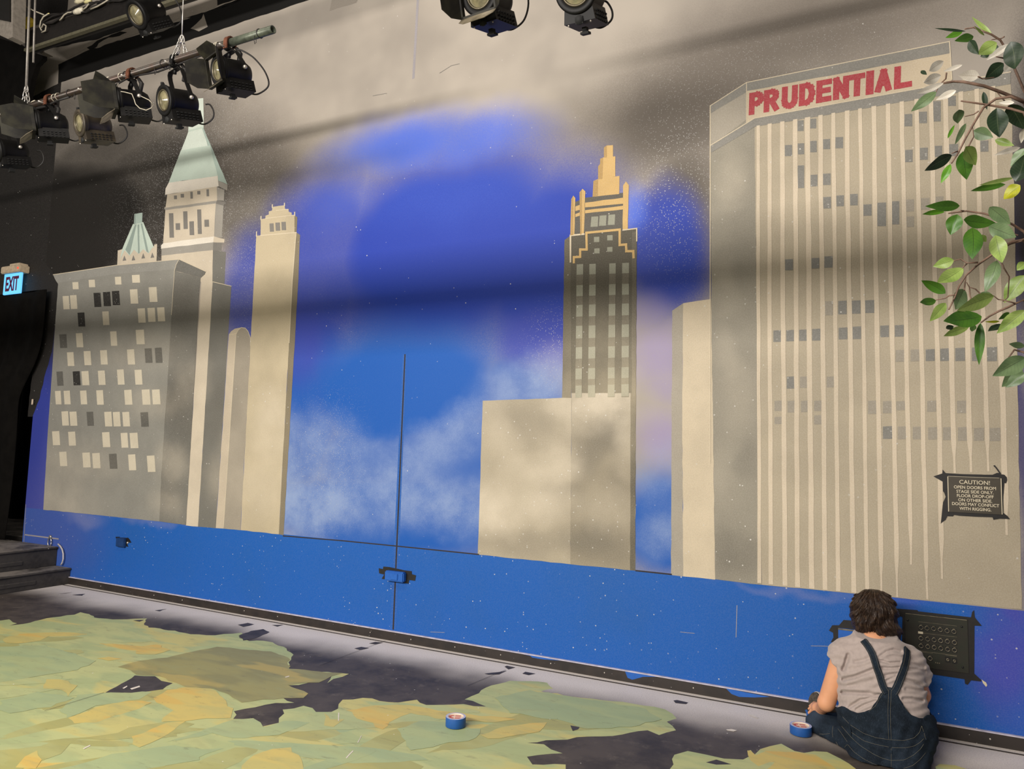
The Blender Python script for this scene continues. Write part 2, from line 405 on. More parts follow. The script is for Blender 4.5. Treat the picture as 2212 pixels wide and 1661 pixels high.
# slim green-roofed tower behind the block
wp('cream', 1, [(683,1167),(720,1157),(1010,1128),(1010,1115),(1036,1108),(1030,1275),(677,1320)], **A)
wp('mint', 2, [(705,1245),(722,1160),(820,930),(912,912),(1008,1140),(995,1140),(960,1195),(912,1155),(873,1200),(830,1160),(790,1215),(745,1165)], **A)
wp('mint_md', 2, [(832,840),(905,828),(902,916),(828,934)], **A)
wp('mint_dk', 3, [(838,936),(852,933),(790,1208),(752,1160)], **A); wp('mint_dk', 3, [(862,936),(876,934),(880,1190),(866,1195)], **A); wp('mint_dk', 3, [(890,928),(902,922),(962,1190),(940,1175)], **A); wp('mint_dk', 3, [(832,845),(845,843),(842,930),(828,934)], **A)
for x, y in ((743,1212),(824,1210),(912,1192),(994,1186)): wp('win', 3, [(x-16,y+48),(x,y),(x+17,y+44)], amp=0, **A)
# tall tower with the mint pyramid roof
wp('mint_hi', 1, [(1345,-190),(1450,-200),(1455,0),(1453,70),(1315,105),(1318,38),(1340,0)], **A)
wp('mint', 2, [(1318,88),(1453,52),(1453,70),(1315,105)], **A)
wp('mint_hi', 1, [(1315,105),(1440,72),(1580,497),(1140,560)], **A)
wp('mint', 2, [(1250,270),(1510,225),(1580,497),(1140,560)], **A)
wp('mint_md', 1, [(1440,72),(1453,70),(1668,575),(1585,540),(1580,497)], **A)
wp('cream_hi', 1, [(1140,560),(1580,497),(1588,592),(1108,668),(1112,612)], **A)
wp('shade', 1, [(1586,540),(1668,576),(1665,630),(1588,592)], **A)
wp('cream', 1, [(1128,665),(1572,594),(1575,716),(1112,782)], **A); wp('shade', 1, [(1572,596),(1640,625),(1635,722),(1575,716)], **A)
wr('win', 2, [(1188,675,1215,708),(1248,660,1278,693),(1335,641,1357,703),(1397,634,1425,665),(1480,619,1503,682)], lean=-.03, **A)
wp('cream', 1, [(1098,785),(1112,778),(1575,714),(1578,722)], **A)
wp('shade', 1, [(1098,785),(1578,720),(1563,747),(1110,808)], **A); wp('win', 1, [(1575,714),(1650,735),(1632,766),(1563,747)], **A)
wp('cream', 1, [(1110,806),(1563,745),(1546,1050),(1090,1108)], **A); wp('shade', 1, [(1563,747),(1632,766),(1616,1052),(1546,1048)], **A)
wr('win', 2, [(1145,834,1185,1053),(1203,924,1243,983),(1272,817,1310,975),(1327,907,1368,1030),(1399,800,1435,1020),(1461,892,1502,955)], lean=-.03, **A)
wp('cream_hi', 1, [(1072,1120),(1092,1102),(1546,1040),(1540,1096),(1072,1152)], **A); wp('cream', 1, [(1546,1040),(1642,1066),(1638,1096),(1540,1096)], **A)
wp('shade', 1, [(1075,1150),(1540,1094),(1537,1166),(1075,1216)], **A); wp('win', 1, [(1540,1094),(1616,1098),(1612,1172),(1537,1166)], **A)
wp('cream', 1, [(1075,1214),(1537,1164),(1532,1450),(1430,1450),(1380,1400),(1080,1400)], **A)
wp('side', 1, [(1537,1164),(1653,1180),(1640,1482),(1532,1450)], **A)
wp('cream', 2, [(272,22),(343,25),(252,1540),(176,1532)], **C3)
wp('side', 1, [(343,25),(415,38),(458,52),(362,1550),(252,1540)], **C3)
wl('line', 3, [(343,25),(458,52)], .006, **C3)
# rounded slab
wp('arch_hi', 1, [(443,350),(458,330),(480,315),(520,307),(500,325),(488,345),(410,1552),(362,1549)], **C3)
wp('arch', 1, [(488,345),(500,325),(520,308),(540,312),(558,328),(574,362),(578,400),(514,1562),(410,1552)], **C3)
wl('line', 2, [(445,352),(490,345),(500,325),(520,308),(545,312),(562,332),(576,372),(576,420)], .006, **C3); wl('line', 2, [(488,345),(410,1540)], .006, **C3)
# stepped tan tower
wp('tan', 2, [(342,415),(383,408),(385,247),(432,240),(432,212),(465,200),(465,170),(498,160),(500,126),(622,108),(628,146),(663,148),(665,174),(693,180),(695,208),(722,206),(740,380),(742,420)], **TD)
wp('tan_dk', 2, [(722,206),(750,228),(745,345),(740,385),(722,380)], **TD)
P3 = [(554,509),(640.5,502),(632,605),(602.5,1154),(520,1145),(549,600)]
wp('tan', 2, P3); wp('tan_dk', 2, [(640.5,502),(648.5,507.5),(645,600),(612.5,1156),(602.5,1154),(632,605)])
for q in ([(344,375),(343,415)],[(388,222),(388,247)],[(501,105),(501,128)],[(622,90),(622,112)],[(724,180),(724,208)]): wl('line', 3, q, .012, **TD)
wl('line', 3, [(383,410),(740,380)], .008, **TD); wl('line', 3, [(640,502),(632,605),(625,740)], .007); wl('line', 3, [(432,240),(722,206)], .006, **TD); wl('line', 3, [(540,160),(660,148)], .006, **TD)
wr('win', 3, [(475,290,516,372),(533,282,578,363),(593,275,637,357)], lean=-.05, **TD)
# the block itself
FR = [(115.3,593.5),(250,573),(387.4,559.8),(381,572),(377.5,585),(371,680),(361,849),(350,1011.6),(344.7,1126),(220,1113),(94,1101),(104,930),(126,613.5),(121,606)]
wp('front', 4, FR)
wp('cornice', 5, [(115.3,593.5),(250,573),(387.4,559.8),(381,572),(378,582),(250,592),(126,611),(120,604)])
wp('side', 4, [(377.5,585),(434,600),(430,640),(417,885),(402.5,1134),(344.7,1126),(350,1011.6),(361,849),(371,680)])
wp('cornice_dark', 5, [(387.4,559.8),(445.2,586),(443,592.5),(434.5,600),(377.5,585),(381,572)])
wl('line', 6, [(115.5,593.5),(250,573.3),(387.4,560),(445,586.3)], .007); wl('line', 6, [(387.4,560),(381,572),(377.5,585),(371,680)], .006)
wr('lit', 6, [(187,138,222,180),(284,124,321,168),(441,106,478,152),(543,95,589,141),(130,221,167,300),(174,216,213,298),(532,181,577,266),(645,168,692,256),
  (367,313,405,394),(578,295,622,380),(637,292,681,375),(695,289,738,372),(209,443,249,527),(414,432,452,518),(567,423,616,509),
  (156,557,195,639),(256,550,297,634),(354,545,395,630),(515,540,558,630),(243,670,285,754),(341,667,382,752),(455,660,495,750),(560,662,602,750),
  (84,788,118,868),(136,787,173,868),(234,786,272,868),(331,784,371,870),(498,782,542,870),(603,780,650,870),(664,780,710,868),
  (123,910,163,995),(171,912,213,996),(379,913,422,1000),(430,914,472,1000),(487,914,528,1000),
  (67,1029,110,1112),(163,1032,205,1115),(366,1035,410,1124),(477,1039,518,1127),(531,1039,578,1130),
  (110,1152,153,1237),(248,1157,293,1245),(307,1160,352,1250),(522,1168,565,1262),(634,1175,680,1272)], lean=-.07, **B)
wr('black', 6, [(315,202,356,286),(371,197,414,281),(424,191,468,275),(219,320,260,403),(190,671,232,754)], lean=-.07, **B)
wr('dkwin', 6, [(110,450,152,531),(93,672,130,757),(620,534,662,620),(681,530,722,620),(595,916,640,1002),(407,1164,452,1253),(273,913,312,996)], lean=-.07, **B)
# ---- centre: dark tower with the gold crown
T = dict(S=2.769, o=(1190, 300)); U = dict(S=3.775, o=(1000, 820))
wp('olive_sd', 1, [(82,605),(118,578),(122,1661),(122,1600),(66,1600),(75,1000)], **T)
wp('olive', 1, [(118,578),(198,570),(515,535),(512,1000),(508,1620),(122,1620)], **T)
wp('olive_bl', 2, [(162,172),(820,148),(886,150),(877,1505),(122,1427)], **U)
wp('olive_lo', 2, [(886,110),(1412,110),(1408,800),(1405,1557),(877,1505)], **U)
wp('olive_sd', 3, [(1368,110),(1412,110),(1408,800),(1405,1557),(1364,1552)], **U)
cols = ((155,194,147,185),(231,270,222,265),(350,389,340,382),(427,468,422,467))
for a0, a1, b0, b1 in cols:
    wp('olive_pn', 3, [(a0,750),(a1,746),(b1,1545),(b0,1545)], **T)
    for y0, y1 in ((750,812),(875,940),(993,1063),(1118,1193),(1246,1315),(1373,1438),(1475,1547)):
        l = lambda u, v, y: u+(v-u)*(y-750)/797.0
        dy = (200-a0)*.03 if True else 0
        wp('olive_wn', 4, [(l(a0,b0,y0),y0+dy),(l(a1,b1,y0),y0+dy-2),(l(a1,b1,y1),y1+dy-2),(l(a0,b0,y1),y1+dy)], amp=.0015, **T)
wp('olive_sd', 3, [(486,560),(514,552),(512,1000),(508,1540),(484,1540)], **T)
wp('crownbg', 2, [(140,380),(205,352),(433,322),(433,548),(140,573)], **T)
wp('olive_wn', 3, [(243,466),(284,464),(281,525),(238,527)], **T); wp('olive_wn', 3, [(292,460),(333,457),(330,519),(288,521)], **T); wp('olive_wn', 3, [(345,455),(385,452),(382,514),(341,516)], **T)
wr('olive_wn', 3, [(258,587,290,618),(337,577,370,608),(260,656,292,686),(337,648,369,676)], lean=0, **T)
wp('gold', 3, [(318,52),(335,40),(372,38),(372,106),(318,112)], **T); wp('gold', 3, [(295,120),(318,110),(386,105),(386,224),(283,242),(283,165),(295,150)], **T); wp('gold', 3, [(255,252),(283,240),(411,222),(409,330),(250,347)], **T)
wp('gold_dk', 4, [(318,52),(335,40),(335,112),(318,112)], **T); wp('gold_dk', 4, [(295,120),(313,112),(308,240),(283,242),(283,165),(295,150)], **T); wp('gold_dk', 4, [(255,252),(283,242),(280,345),(250,347)], **T)
wp('gold', 3, [(205,382),(433,352),(433,388),(205,410)], **T); wp('gold', 3, [(205,427),(433,400),(433,422),(205,446)], **T); wp('gold', 3, [(147,405),(173,395),(173,425),(147,432)], **T); wp('gold', 3, [(147,450),(173,440),(173,460),(147,468)], **T)
wp('gold', 4, [(123,360),(135,340),(147,355),(141,575),(117,578)], **T); wp('gold', 4, [(172,320),(190,299),(207,315),(203,450),(198,572),(176,574)], **T); wp('gold', 4, [(432,280),(450,255),(467,278),(461,540),(430,548)], **T)
wp('gold_dk', 5, [(123,360),(135,342),(135,576),(117,578)], **T); wp('gold_dk', 5, [(172,320),(186,304),(184,573),(176,574)], **T)
wl('line', 4, [(118,735),(118,578),(198,570)], .012, **T); wl('line', 4, [(432,546),(514,536),(514,610)], .009, **T)
wl('gold', 4, [(138,738),(138,708),(176,706),(176,662),(215,662),(213,562),(412,543),(412,635),(450,632),(452,672),(493,672),(495,708)], .017, **T)
# ---- pale slab and the big striped tower
wp('pale_sd', 1, [(1452,671),(1476,655),(1474,900),(1476,1245),(1449.5,1242)]); wp('pale', 2, [(1476,655),(1536,646),(1540,900),(1545,1252),(1476,1245),(1474,900)])
wp('slab', 3, [(1534.4,228.6),(1612.8,178),(1631,256),(1634,640),(1646,1263),(1545,1251),(1537,650)])
V = dict(S=2.678, o=(1500, 80))
wp('slab_f', 3, [(1630,255.5),(2182.6,154.7),(2191,450),(2197,800),(2207,1316),(1849,1282.5),(1646,1263),(1634,640)])
wp('slab_ts', 4, [(1534.4,240),(1612.8,190),(1613,258),(1534.4,318)])
wp('slab_t', 4, [(1612.8,190),(2052,110),(2056,180),(1630,257),(1612,266)])
wp('slab_b', 5, [(1534.4,228.6),(1612.8,178.5),(1612.8,199),(1534.4,246)]); wp('slab_b', 5, [(1612.8,178.5),(2050.8,90),(2052,115.5),(1612.8,197)])
wp('slab_b', 5, [(1534.4,315),(1630,255.5),(1630.7,274),(1534.4,331)]); wp('slab_b', 5, [(1630,255.5),(2182.6,154.7),(2182.8,182),(1630.7,274.5)])
wl('line', 6, [(1534.4,1000),(1534.4,229),(1612.8,178.7),(2051,90.3),(2056,172)], .006); wl('line', 6, [(1534.4,315),(1630,255.8),(2182,156)], .006); wl('line', 6, [(1612.8,178.5),(1612.8,264)], .005)
T640 = [(1635,1642.6),(1660,1669),(1687,1697),(1715,1725),(1742,1753),(1771,1781),(1800,1809),(1830,1840),(1859.5,1868),(1890,1900),(1921,1930.6),(1951,1960.5),(1984,1993.5),(2016,2026),(2048,2059),(2082,2093),(2118,2128),(2152,2164)]
ENDY = [1262,1265,1268,1271,1274,1277,1280,1281,1284,1288,1292,1219,1294,1250,1022,1020,1018,1155]
for (a, b), e in zip(T640, ENDY):
    c = (a+b)/2; X = onY((c, 640), D).x; hw = (onY((b, 640), D).x-onY((a, 640), D).x)/2
    ytop = 274.5-(c-1630.7)*.1676-1
    zt = onY((c-5, ytop), D).z; zb = max(onY((c+9, e), D).z, .73)
    n = 26; L = []; Rr = []; dx = 0
    for i in range(n+1):
        z = zt+(zb-zt)*i/n; dx += rng.uniform(-.0018, .0018); dx *= .9
        hh = hw*(1+rng.uniform(-.07, .07))
        if i > n-2 and e not in (1262,1265,1268,1271,1274,1277,1280,1281,1284): hh *= .45
        L.append(Vector((X-hh+dx, D-6*ST, z))); Rr.append(Vector((X+hh+dx, D-6*ST, z)))
    wall.poly(L+Rr[::-1], MW['slab_s'])
V3 = dict(S=3.107, o=(1500, 640))
wr('slab_w', 5, [(590,484,632,545),(660,475,705,530),(515,627,565,690),(590,617,635,680),(660,603,708,668),(738,593,785,650),(812,581,860,645),(590,745,635,875),(665,799,712,865),(740,792,788,857),
  (740,927,790,993),(820,918,865,980),(897,910,945,975),(975,970,1025,1035),(1055,960,1108,1095),(1138,952,1185,1085),(1208,448,1260,518),(1290,435,1345,500),(1375,373,1425,490),(1460,343,1512,400),
  (1210,655,1262,725),(1295,643,1350,712),(1380,632,1432,695),(1465,622,1525,690),(1640,602,1700,665),(525,1287,570,1350),(672,1280,722,1340),(750,1270,800,1335)], **V)
wr('slab_v', 5, [(1220,942,1270,1010),(1300,934,1360,1000),(1380,925,1440,980),(1220,1040,1270,1100)], **V)
wr('slab_w', 5, [(965,32,1022,122),(1055,30,1115,118),(1145,28,1207,113),(530,230,583,307),(617,228,668,303),(703,225,755,300),(790,220,846,298),(968,212,1027,290),(1060,205,1118,288),(1247,198,1305,275),(1345,195,1405,272),
  (1552,357,1612,435),(1650,352,1712,435),(1750,348,1815,435),(1862,345,1918,435),(1955,344,2030,437),(620,540,672,620),(1265,874,1332,957)], **V3)
wr('slab_v', 5, [(875,35,930,128),(1350,362,1408,440),(1450,359,1510,437),(708,540,760,615),(888,540,940,612),(538,702,590,770),(625,702,680,780),(715,702,765,778),(803,702,856,770),(1355,705,1418,765),(1562,702,1622,775),(1762,702,1828,785),
  (538,810,590,858),(803,800,858,860),(1365,875,1423,960),(1465,877,1525,960),(1568,880,1632,962),(1668,880,1730,965),(1768,880,1840,970),(1875,885,1942,970),(1978,885,2052,972),(1165,702,1225,790),(1265,705,1325,785)], **V3)
# hand lettered name on the parapet: strokes in a slanted cell
LET = {'P': [[(0,0),(0,1)],[(0,1),(.6,1),(.9,.9),(1,.75),(.9,.6),(.6,.48),(0,.48)]],
 'R': [[(0,0),(0,1)],[(0,1),(.6,1),(.9,.9),(.95,.75),(.85,.6),(.6,.5),(0,.5)],[(.5,.5),(1,0)]],
 'U': [[(0,1),(0,.3),(.12,.1),(.4,0),(.65,0),(.88,.1),(1,.3),(1,1)]],
 'D': [[(0,0),(0,1)],[(0,1),(.5,1),(.85,.85),(1,.5),(.85,.15),(.5,0),(0,0)]],
 'E': [[(0,0),(0,1)],[(0,1),(1,1)],[(0,.52),(.9,.52)],[(0,0),(1,0)]],
 'N': [[(0,0),(0,1)],[(0,1),(1,0)],[(1,0),(1,1)]], 'T': [[(0,1),(1,1)],[(.5,1),(.5,0)]], 'I': [[(.5,1),(.5,0)]],
 'A': [[(0,0),(.5,1)],[(.5,1),(1,0)],[(.2,.33),(.8,.33)]], 'L': [[(0,1),(0,0)],[(0,0),(1,0)]]}
CELL = [('P',334,386),('R',420,474),('U',524,582),('D',624,682),('E',724,778),('N',822,878),('T',915,970),('I',1003,1030),('A',1066,1124),('L',1176,1242)]
for ch, x0, x1 in CELL:
    top = lambda x: 340-(x-325)*.1786
    def cellpt(u, v):
        x = x0+u*(x1-x0); return (x - 3*(1-v), top(x)+(1-v)*98)
    for s in LET[ch]: wl('red', 6, [cellpt(u, v) for u, v in s], .036 if ch != 'I' else .044, **V)
# ---- seam of the big doors, groove along the dado, edge marks
def vline(key, lay, q0, q1, w0, w1):
    a, b = wx(q0, lay*ST), wx(q1, lay*ST)
    wall.quad(a+Vector((-w0, 0, 0)), b+Vector((-w1, 0, 0)), b+Vector((w1, 0, 0)), a+Vector((w0, 0, 0)), MW[key])
vline('trimblue', 1, (874.5,765), (849,1360), .018, .028); vline('groove', 2, (875,765), (849.5,1360), .006, .007)
vline('seamline', 1, (905,-40), (893,170), .012, .012)
wl('groove', 2, [(612,1157.5),(740,1167.9),(862,1180),(1000,1194),(1034,1197.5)], .009); wl('groove', 2, [(1374,1232.5),(1450,1240.5)], .009)
wl('seamline', 2, [(55,1155),(126,1164)], .014); wl('seamline', 2, [(56,1090),(52,1170)], .008)
# black cloth edge stain by the doorway
wp('blackwall', 1, [(126,600),(126,640),(112,760),(100,800),(86,860),(70,900),(60,900),(86,640),(90,560)], amp=.01)
# ragged black masking on the upper wall
def rag(key, lay, pts): wp(key, lay, pts, amp=.005)
rag('soft_dark', 2, [(125,180),(124,141),(163,122),(192,108),(300,75),(330,62),(392,46),(440,28),(560,-20),(640,-60),(860,-70),(668,0),(615,18),(540,42),(400,90)])
rag('soft_grey', 1, [(95,120),(180,78),(330,20),(470,-30),(560,-30),(500,-2),(440,28),(392,46),(330,62),(192,108),(124,141),(124,182),(60,215),(70,150)])
rag('soft_dark', 3, [(183,100),(215,86),(260,68),(275,70),(232,90),(195,108)]); rag('soft_dark', 3, [(395,44),(436,30),(500,5),(520,-5),(470,22),(420,44)]); rag('soft_dark', 3, [(470,-20),(500,-40),(600,-40),(520,-4),(470,12)])
rag('soft_grey', 3, [(412,62),(436,40),(440,30),(445,46),(449,58),(430,68)]); rag('soft_dark', 3, [(395,40),(500,10),(560,-20),(440,34)])
rag('soft_dark', 2, [(90,108),(300,38),(300,52),(180,96),(100,124)])
TL5 = dict(S=5.53, o=(0, 0))
for L_ in ([(520,600),(1000,500),(1180,470),(1100,540),(900,650),(700,770),(696,1000),(430,1060),(400,900),(510,700)],[(1180,520),(1300,450),(1500,420),(1640,380),(1740,340),(1660,390),(1450,470),(1150,580)],[(1110,392),(1280,340),(1270,358),(1120,402)],[(1330,322),(1480,265),(1390,312)],[(1930,300),(2000,200),(2200,130),(2212,190),(2050,260)]): wp('soft_grey', 4, L_, amp=.006, **TL5)
rag('soft_grey', 2, [(712,24),(718,-6),(775,-6),(770,6)])
wl('seamline', 1, [(1592,1308),(1590,1376)], .004)
for q in ([(1470,1365),(1500,1368)],[(1752,1395),(1800,1396)],[(930,1365),(960,1366)],[(2060,1410),(2068,1406)]): wl('seamline', 1, q, .003)
# hairline scuffs on the grey
for q in ([(806,207),(828,203),(835,202)],[(950,158),(975,142),(992,138)]): wl('win', 2, q, .005)
wall_o = wall.build('wall_back', WM); wall_o['kind'] = 'structure'
# ================================================================== FLOOR
def floor_mats():
    out = []
    def base(name):
        m, nt, b = new_mat(name); N = NT(nt); P = N.n('ShaderNodeTexCoord').outputs['Object']
        return m, N, b, P
    # charcoal deck, pale overspray along the foot of the wall
    m, N, b, P = base('floor_charcoal_paint')
    sx = N.n('ShaderNodeSeparateXYZ'); N.link(P, sx.inputs[0]); y = sx.outputs[1]
    c = lin((80, 72, 66)); c = N.mix(N.ramp(N.noise(P, 3.5, 5, .65), .4, .68), c, lin((58, 52, 49)))
    c = N.mix(N.ramp(N.noise(P, 9, 5, .7), .52, .75, 0, .6), c, lin((108, 99, 90)))
    wob = N.math('MULTIPLY', N.math('SUBTRACT', N.noise(P, 1.3, 3), .5), .42)
    spray = N.ramp(N.math('ADD', y, wob), D-.66, D-.16, 0, .95)
    spray = N.math('MULTIPLY', spray, N.ramp(N.noise(P, 140, 2), .2, .62, .72, 1.0))
    c = N.mix(spray, c, lin((232, 222, 214)))
    c = N.mix(N.math('MULTIPLY', N.specks(P, 34, .16, .16), N.ramp(N.noise(P, 1.2, 3), .45, .6)), c, (.68, .66, .62, 1))
    c = N.mix(N.specks(P, 13, .08, .12), c, (.75, .73, .7, 1))
    N.link(c, b.inputs['Base Color']); b.inputs['Roughness'].default_value = .55; b.inputs['Specular IOR Level'].default_value = .35; bump(N, b, N.noise(P, 60, 4), .15, .002); out.append(m)
    def green(name, ca, cb, cc, ang, k):
        m, N, b, P = base(name)
        mp = N.n('ShaderNodeMapping'); N.link(P, mp.inputs[0]); mp.inputs['Rotation'].default_value = (0, 0, math.radians(-38)); mp.inputs['Scale'].default_value = (.8, 2.4, 1)
        Q = mp.outputs[0]
        wv = N.vec('MULTIPLY_ADD', N.noise(Q, 1.3, 3, .6, 'Color'), (.5, .5, 0), Q)
        c = N.mix(N.ramp(N.noise(wv, 2.2, 3, .5), .42, .58), lin(ca), lin(cb))
        c = N.mix(N.ramp(N.noise(N.vec('ADD', wv, (3.1, 7.7, 0)), 1.7, 3, .5), .53, .62, 0, k), c, lin(cc))
        c = N.mix(N.ramp(N.noise(N.vec('ADD', wv, (9, 2, 0)), 6, 4, .6), .45, .75, 0, .35), c, lin((150, 152, 112)))
        c = N.mix(N.ramp(N.noise(N.vec('ADD', wv, (1, 12, 0)), 14, 5, .65), .6, .78, 0, .4), c, lin((112, 112, 84)))
        c = N.mix(N.ramp(N.noise(N.vec('ADD', Q, (5, 3, 0)), 7, 6, .7), .58, .72, 0, .45), c, lin((104, 98, 78)))
        c = N.mix(N.math('MULTIPLY', N.specks(P, 40, .14, .1), N.ramp(N.noise(P, 1.5, 3), .45, .6)), c, (.05, .045, .04, 1))
        c = N.mix(N.specks(P, 16, .07, .12), c, (.78, .76, .68, 1))
        N.link(c, b.inputs['Base Color']); b.inputs['Roughness'].default_value = .5; b.inputs['Specular IOR Level'].default_value = .35; bump(N, b, N.noise(P, 60, 4), .15, .002)
        return m
    out.append(green('floor_green_paint', (184, 188, 132), (168, 178, 128), (200, 188, 118), 24, .8))
    out.append(green('floor_yellow_paint', (204, 184, 108), (192, 180, 112), (208, 176, 96), 24, .9))
    out.append(green('floor_thin_green_paint', (152, 146, 96), (138, 134, 92), (178, 160, 96), 24, .8))
    out.append(plain('floor_groove', (52, 46, 44), .8)); out.append(plain('floor_dark_patch', (70, 64, 66), .6, var=.2, scale=12))
    out.append(green('floor_sage_paint', (166, 178, 132), (158, 172, 130), (174, 182, 130), 24, .5))
    out.append(green('floor_pale_green_paint', (180, 186, 134), (172, 180, 130), (188, 182, 122), 24, .5)); out.append(green('floor_olive_green_paint', (166, 164, 106), (172, 172, 116), (180, 170, 104), 24, .5))
    return out
FM = floor_mats(); FC, FG, FY, FT, FGR, FD, FS, FG2, FG3 = range(9)
fl = MB()
fl.quad((-14, -3, 0), (3.5, -3, 0), (3.5, D, 0), (-14, D, 0), FC)
frng = random.Random(11); FN = [0]
def fp(m, lay, pts, S=1.0, o=(0, 0), amp=.012, step=.05):
    P = [onZ((o[0]+x/S, o[1]+y/S), 0.0) for x, y in pts]; out = []
    n = len(P)
    for i in range(n):
        a, b = P[i], P[(i+1) % n]; t = b-a; k = max(1, int(t.length/step)); nr = Vector((-t.y, t.x, 0)).normalized() if t.length else Vector()
        ph = frng.uniform(0, 6)
        for j in range(k):
            q = a+t*(j/k)
            if j: q = q+nr*(math.sin(ph+j*1.3)*amp*.6+frng.uniform(-amp, amp))
            out.append((q.x, q.y, 0))
    FN[0] += 1; fl.poly([(a_, b_, FN[0]*1.6e-5) for a_, b_, _ in out], m)
    return out
F1 = dict(S=2.989, o=(0, 1240)); F2 = dict(S=2.989, o=(700, 1340)); F3 = dict(S=2.425, o=(1300, 1400))
def c1(L): return [(x/2.989, 1240+y/2.989) for x, y in L]
def c2(L): return [(700+x/2.989, 1340+y/2.989) for x, y in L]
def c3(L): return [(1300+x/2.425, 1400+y/2.425) for x, y in L]
def inside(P, x, y):
    c = False; n = len(P); j = n-1
    for i in range(n):
        if (P[i][1] > y) != (P[j][1] > y) and x < (P[j][0]-P[i][0])*(y-P[i][1])/(P[j][1]-P[i][1])+P[i][0]: c = not c
        j = i
    return c
def STROKES():
    """broad brush strokes laid over the green"""
    for k in range(150):
        q = (frng.uniform(-60, 1450), frng.uniform(1330, 1700)); p = onZ(q, 0); ln = frng.uniform(.16, .5); wd = ln*frng.uniform(.16, .36); a = math.radians(frng.gauss(38, 26)); cu = frng.uniform(-.5, .5)
        sh = []; n = 26
        for i in range(n):
            t = 2*math.pi*i/n; r_j = 1+frng.uniform(-.12, .12); sh.append((ln*math.cos(t)*r_j, wd*math.sin(t)*r_j*(1+.3*math.cos(t))+cu*.3*ln*math.cos(t)**2))
        P_ = [(p.x+u*math.cos(a)-v*math.sin(a), p.y+u*math.sin(a)+v*math.cos(a)) for u, v in sh]
        if not all(inside(GP, x, y) for x, y in P_): continue
        FN[0] += 1; fl.poly([(x, y, FN[0]*1.6e-5) for x, y in P_], frng.choice([FG, FG, FG2, FG2, FS, FS, FY, FG3, FG3]))
GREEN = ([(-60,1344)]+c1([(0,300),(60,292),(110,318),(60,332),(150,322),(300,285),(480,262),(520,246),(575,258),(640,285),(780,292),(950,286),(930,318),(960,345),(1130,365),(1230,388),(1390,395),(1560,378),(1545,412),(1610,432),(1700,430),(1760,440),(1850,480),(1895,520),(1862,570),(1870,615),(2212,640)])
  + c2([(160,345),(60,378),(20,405)]) + c1([(2140,660),(2060,700),(1860,718),(1990,772),(1960,800),(1790,790),(1900,830),(1780,832),(1510,885),(1505,935),(1640,930),(1600,955),(1690,985),(1800,960),(1835,900),(1825,875),(1960,850),(2040,890),(2140,890)])
  + c2([(90,570),(120,512),(250,500),(480,530),(600,512),(660,546),(900,540),(1046,556),(960,520),(908,510),(1000,470),(1080,420),(1200,390),(1330,392),(1440,402),(1480,440),(1400,458),(1600,492)])
  + c3([(0,272),(160,290),(330,320),(392,368),(340,385),(388,430),(300,455),(240,430),(150,442),(0,462)])
  + c2([(1700,750),(1500,772),(1310,790),(1420,800),(1540,858),(1310,880),(1345,930),(1560,930),(1560,965)])
  + [(1222,1700),(1420,2500),(-1500,2500),(-900,1700),(-400,1360)])
GP = fp(FG, 1, GREEN)
STROKES()
fp(FD, 2, [(675,770),(820,690),(870,655),(1000,660),(1040,690),(1115,705),(1050,745),(960,758),(860,768)], **F1)
fp(FT, 2, [(760,600),(900,560),(1080,540),(1250,500),(1400,470),(1600,490),(1750,500),(1860,540),(1862,612),(2212,640),(2140,660),(2060,700),(1860,718),(1990,772),(1960,800),(1700,810),(1560,830),(1480,780),(1380,740),(1200,730),(1130,700),(1030,660),(880,650),(840,620)], **F1)
fp(FY, 3, [(20,420),(60,400),(180,390),(320,400),(260,430),(120,448),(40,445)], **F1)
fp(FY, 3, [(990,800),(1080,750),(1200,730),(1360,740),(1440,800),(1500,890),(1490,930),(1330,932),(1200,950),(1040,955),(1120,880),(1010,830)], **F1)
fp(FY, 3, [(850,1050),(980,1000),(1080,960),(1200,950),(1120,1010),(1040,1060),(900,1120),(855,1100)], **F1)
fp(FY, 3, [(440,930),(620,860),(830,820),(980,830),(900,870),(800,900),(620,960),(480,965)], **F1)
fp(FY, 3, [(1560,1240),(1640,1170),(1760,1130),(1880,1120),(1930,1170),(1960,1270),(1560,1280)], **F1)
fp(FY, 3, [(100,1250),(160,1180),(240,1140),(270,1200),(230,1258)], **F1); fp(FY, 3, [(880,470),(1010,455),(1100,490),(1000,520),(880,515)], **F1)
fp(FY, 3, [(300,680),(440,690),(500,720),(440,790),(400,750),(280,740)], **F1); fp(FY, 3, [(625,545),(700,535),(790,548),(700,560)], **F1)
fp(FS, 2, [(-60,470),(300,460),(420,500),(620,560),(500,620),(300,650),(0,700),(-60,690)], **F1); fp(FS, 2, [(0,820),(240,760),(480,800),(330,860),(60,900),(0,880)], **F1); fp(FS, 2, [(500,780),(640,770),(980,762),(900,810),(620,850),(430,930),(380,880)], **F1)
fp(FS, 2, [(1510,940),(1640,935),(1700,990),(1830,950),(2000,960),(1800,1040),(1500,1060),(1300,1010)], **F1)
fp(FY, 3, [(140,580),(330,550),(480,545),(620,560),(800,590),(960,610),(1240,640),(1100,660),(900,650),(780,640),(560,600),(460,640),(380,705),(260,650)], **F2)
fp(FY, 3, [(1010,740),(1150,690),(1330,665),(1440,660),(1390,720),(1200,750),(1060,765)], **F2); fp(FY, 3, [(0,600),(40,640),(130,640),(60,690),(0,680)], **F2)
fp(FS, 3, [(470,700),(620,650),(780,660),(900,700),(1010,700),(980,760),(700,820),(560,840)], **F2)
fp(FS, 2, [(1100,500),(1330,450),(1500,480),(1850,530),(2080,575),(2180,640),(1980,690),(1700,700),(1500,640),(1200,600)], **F2)
fp(FD, 4, [(1590,680),(1650,690),(1640,705),(1605,715)], **F2)
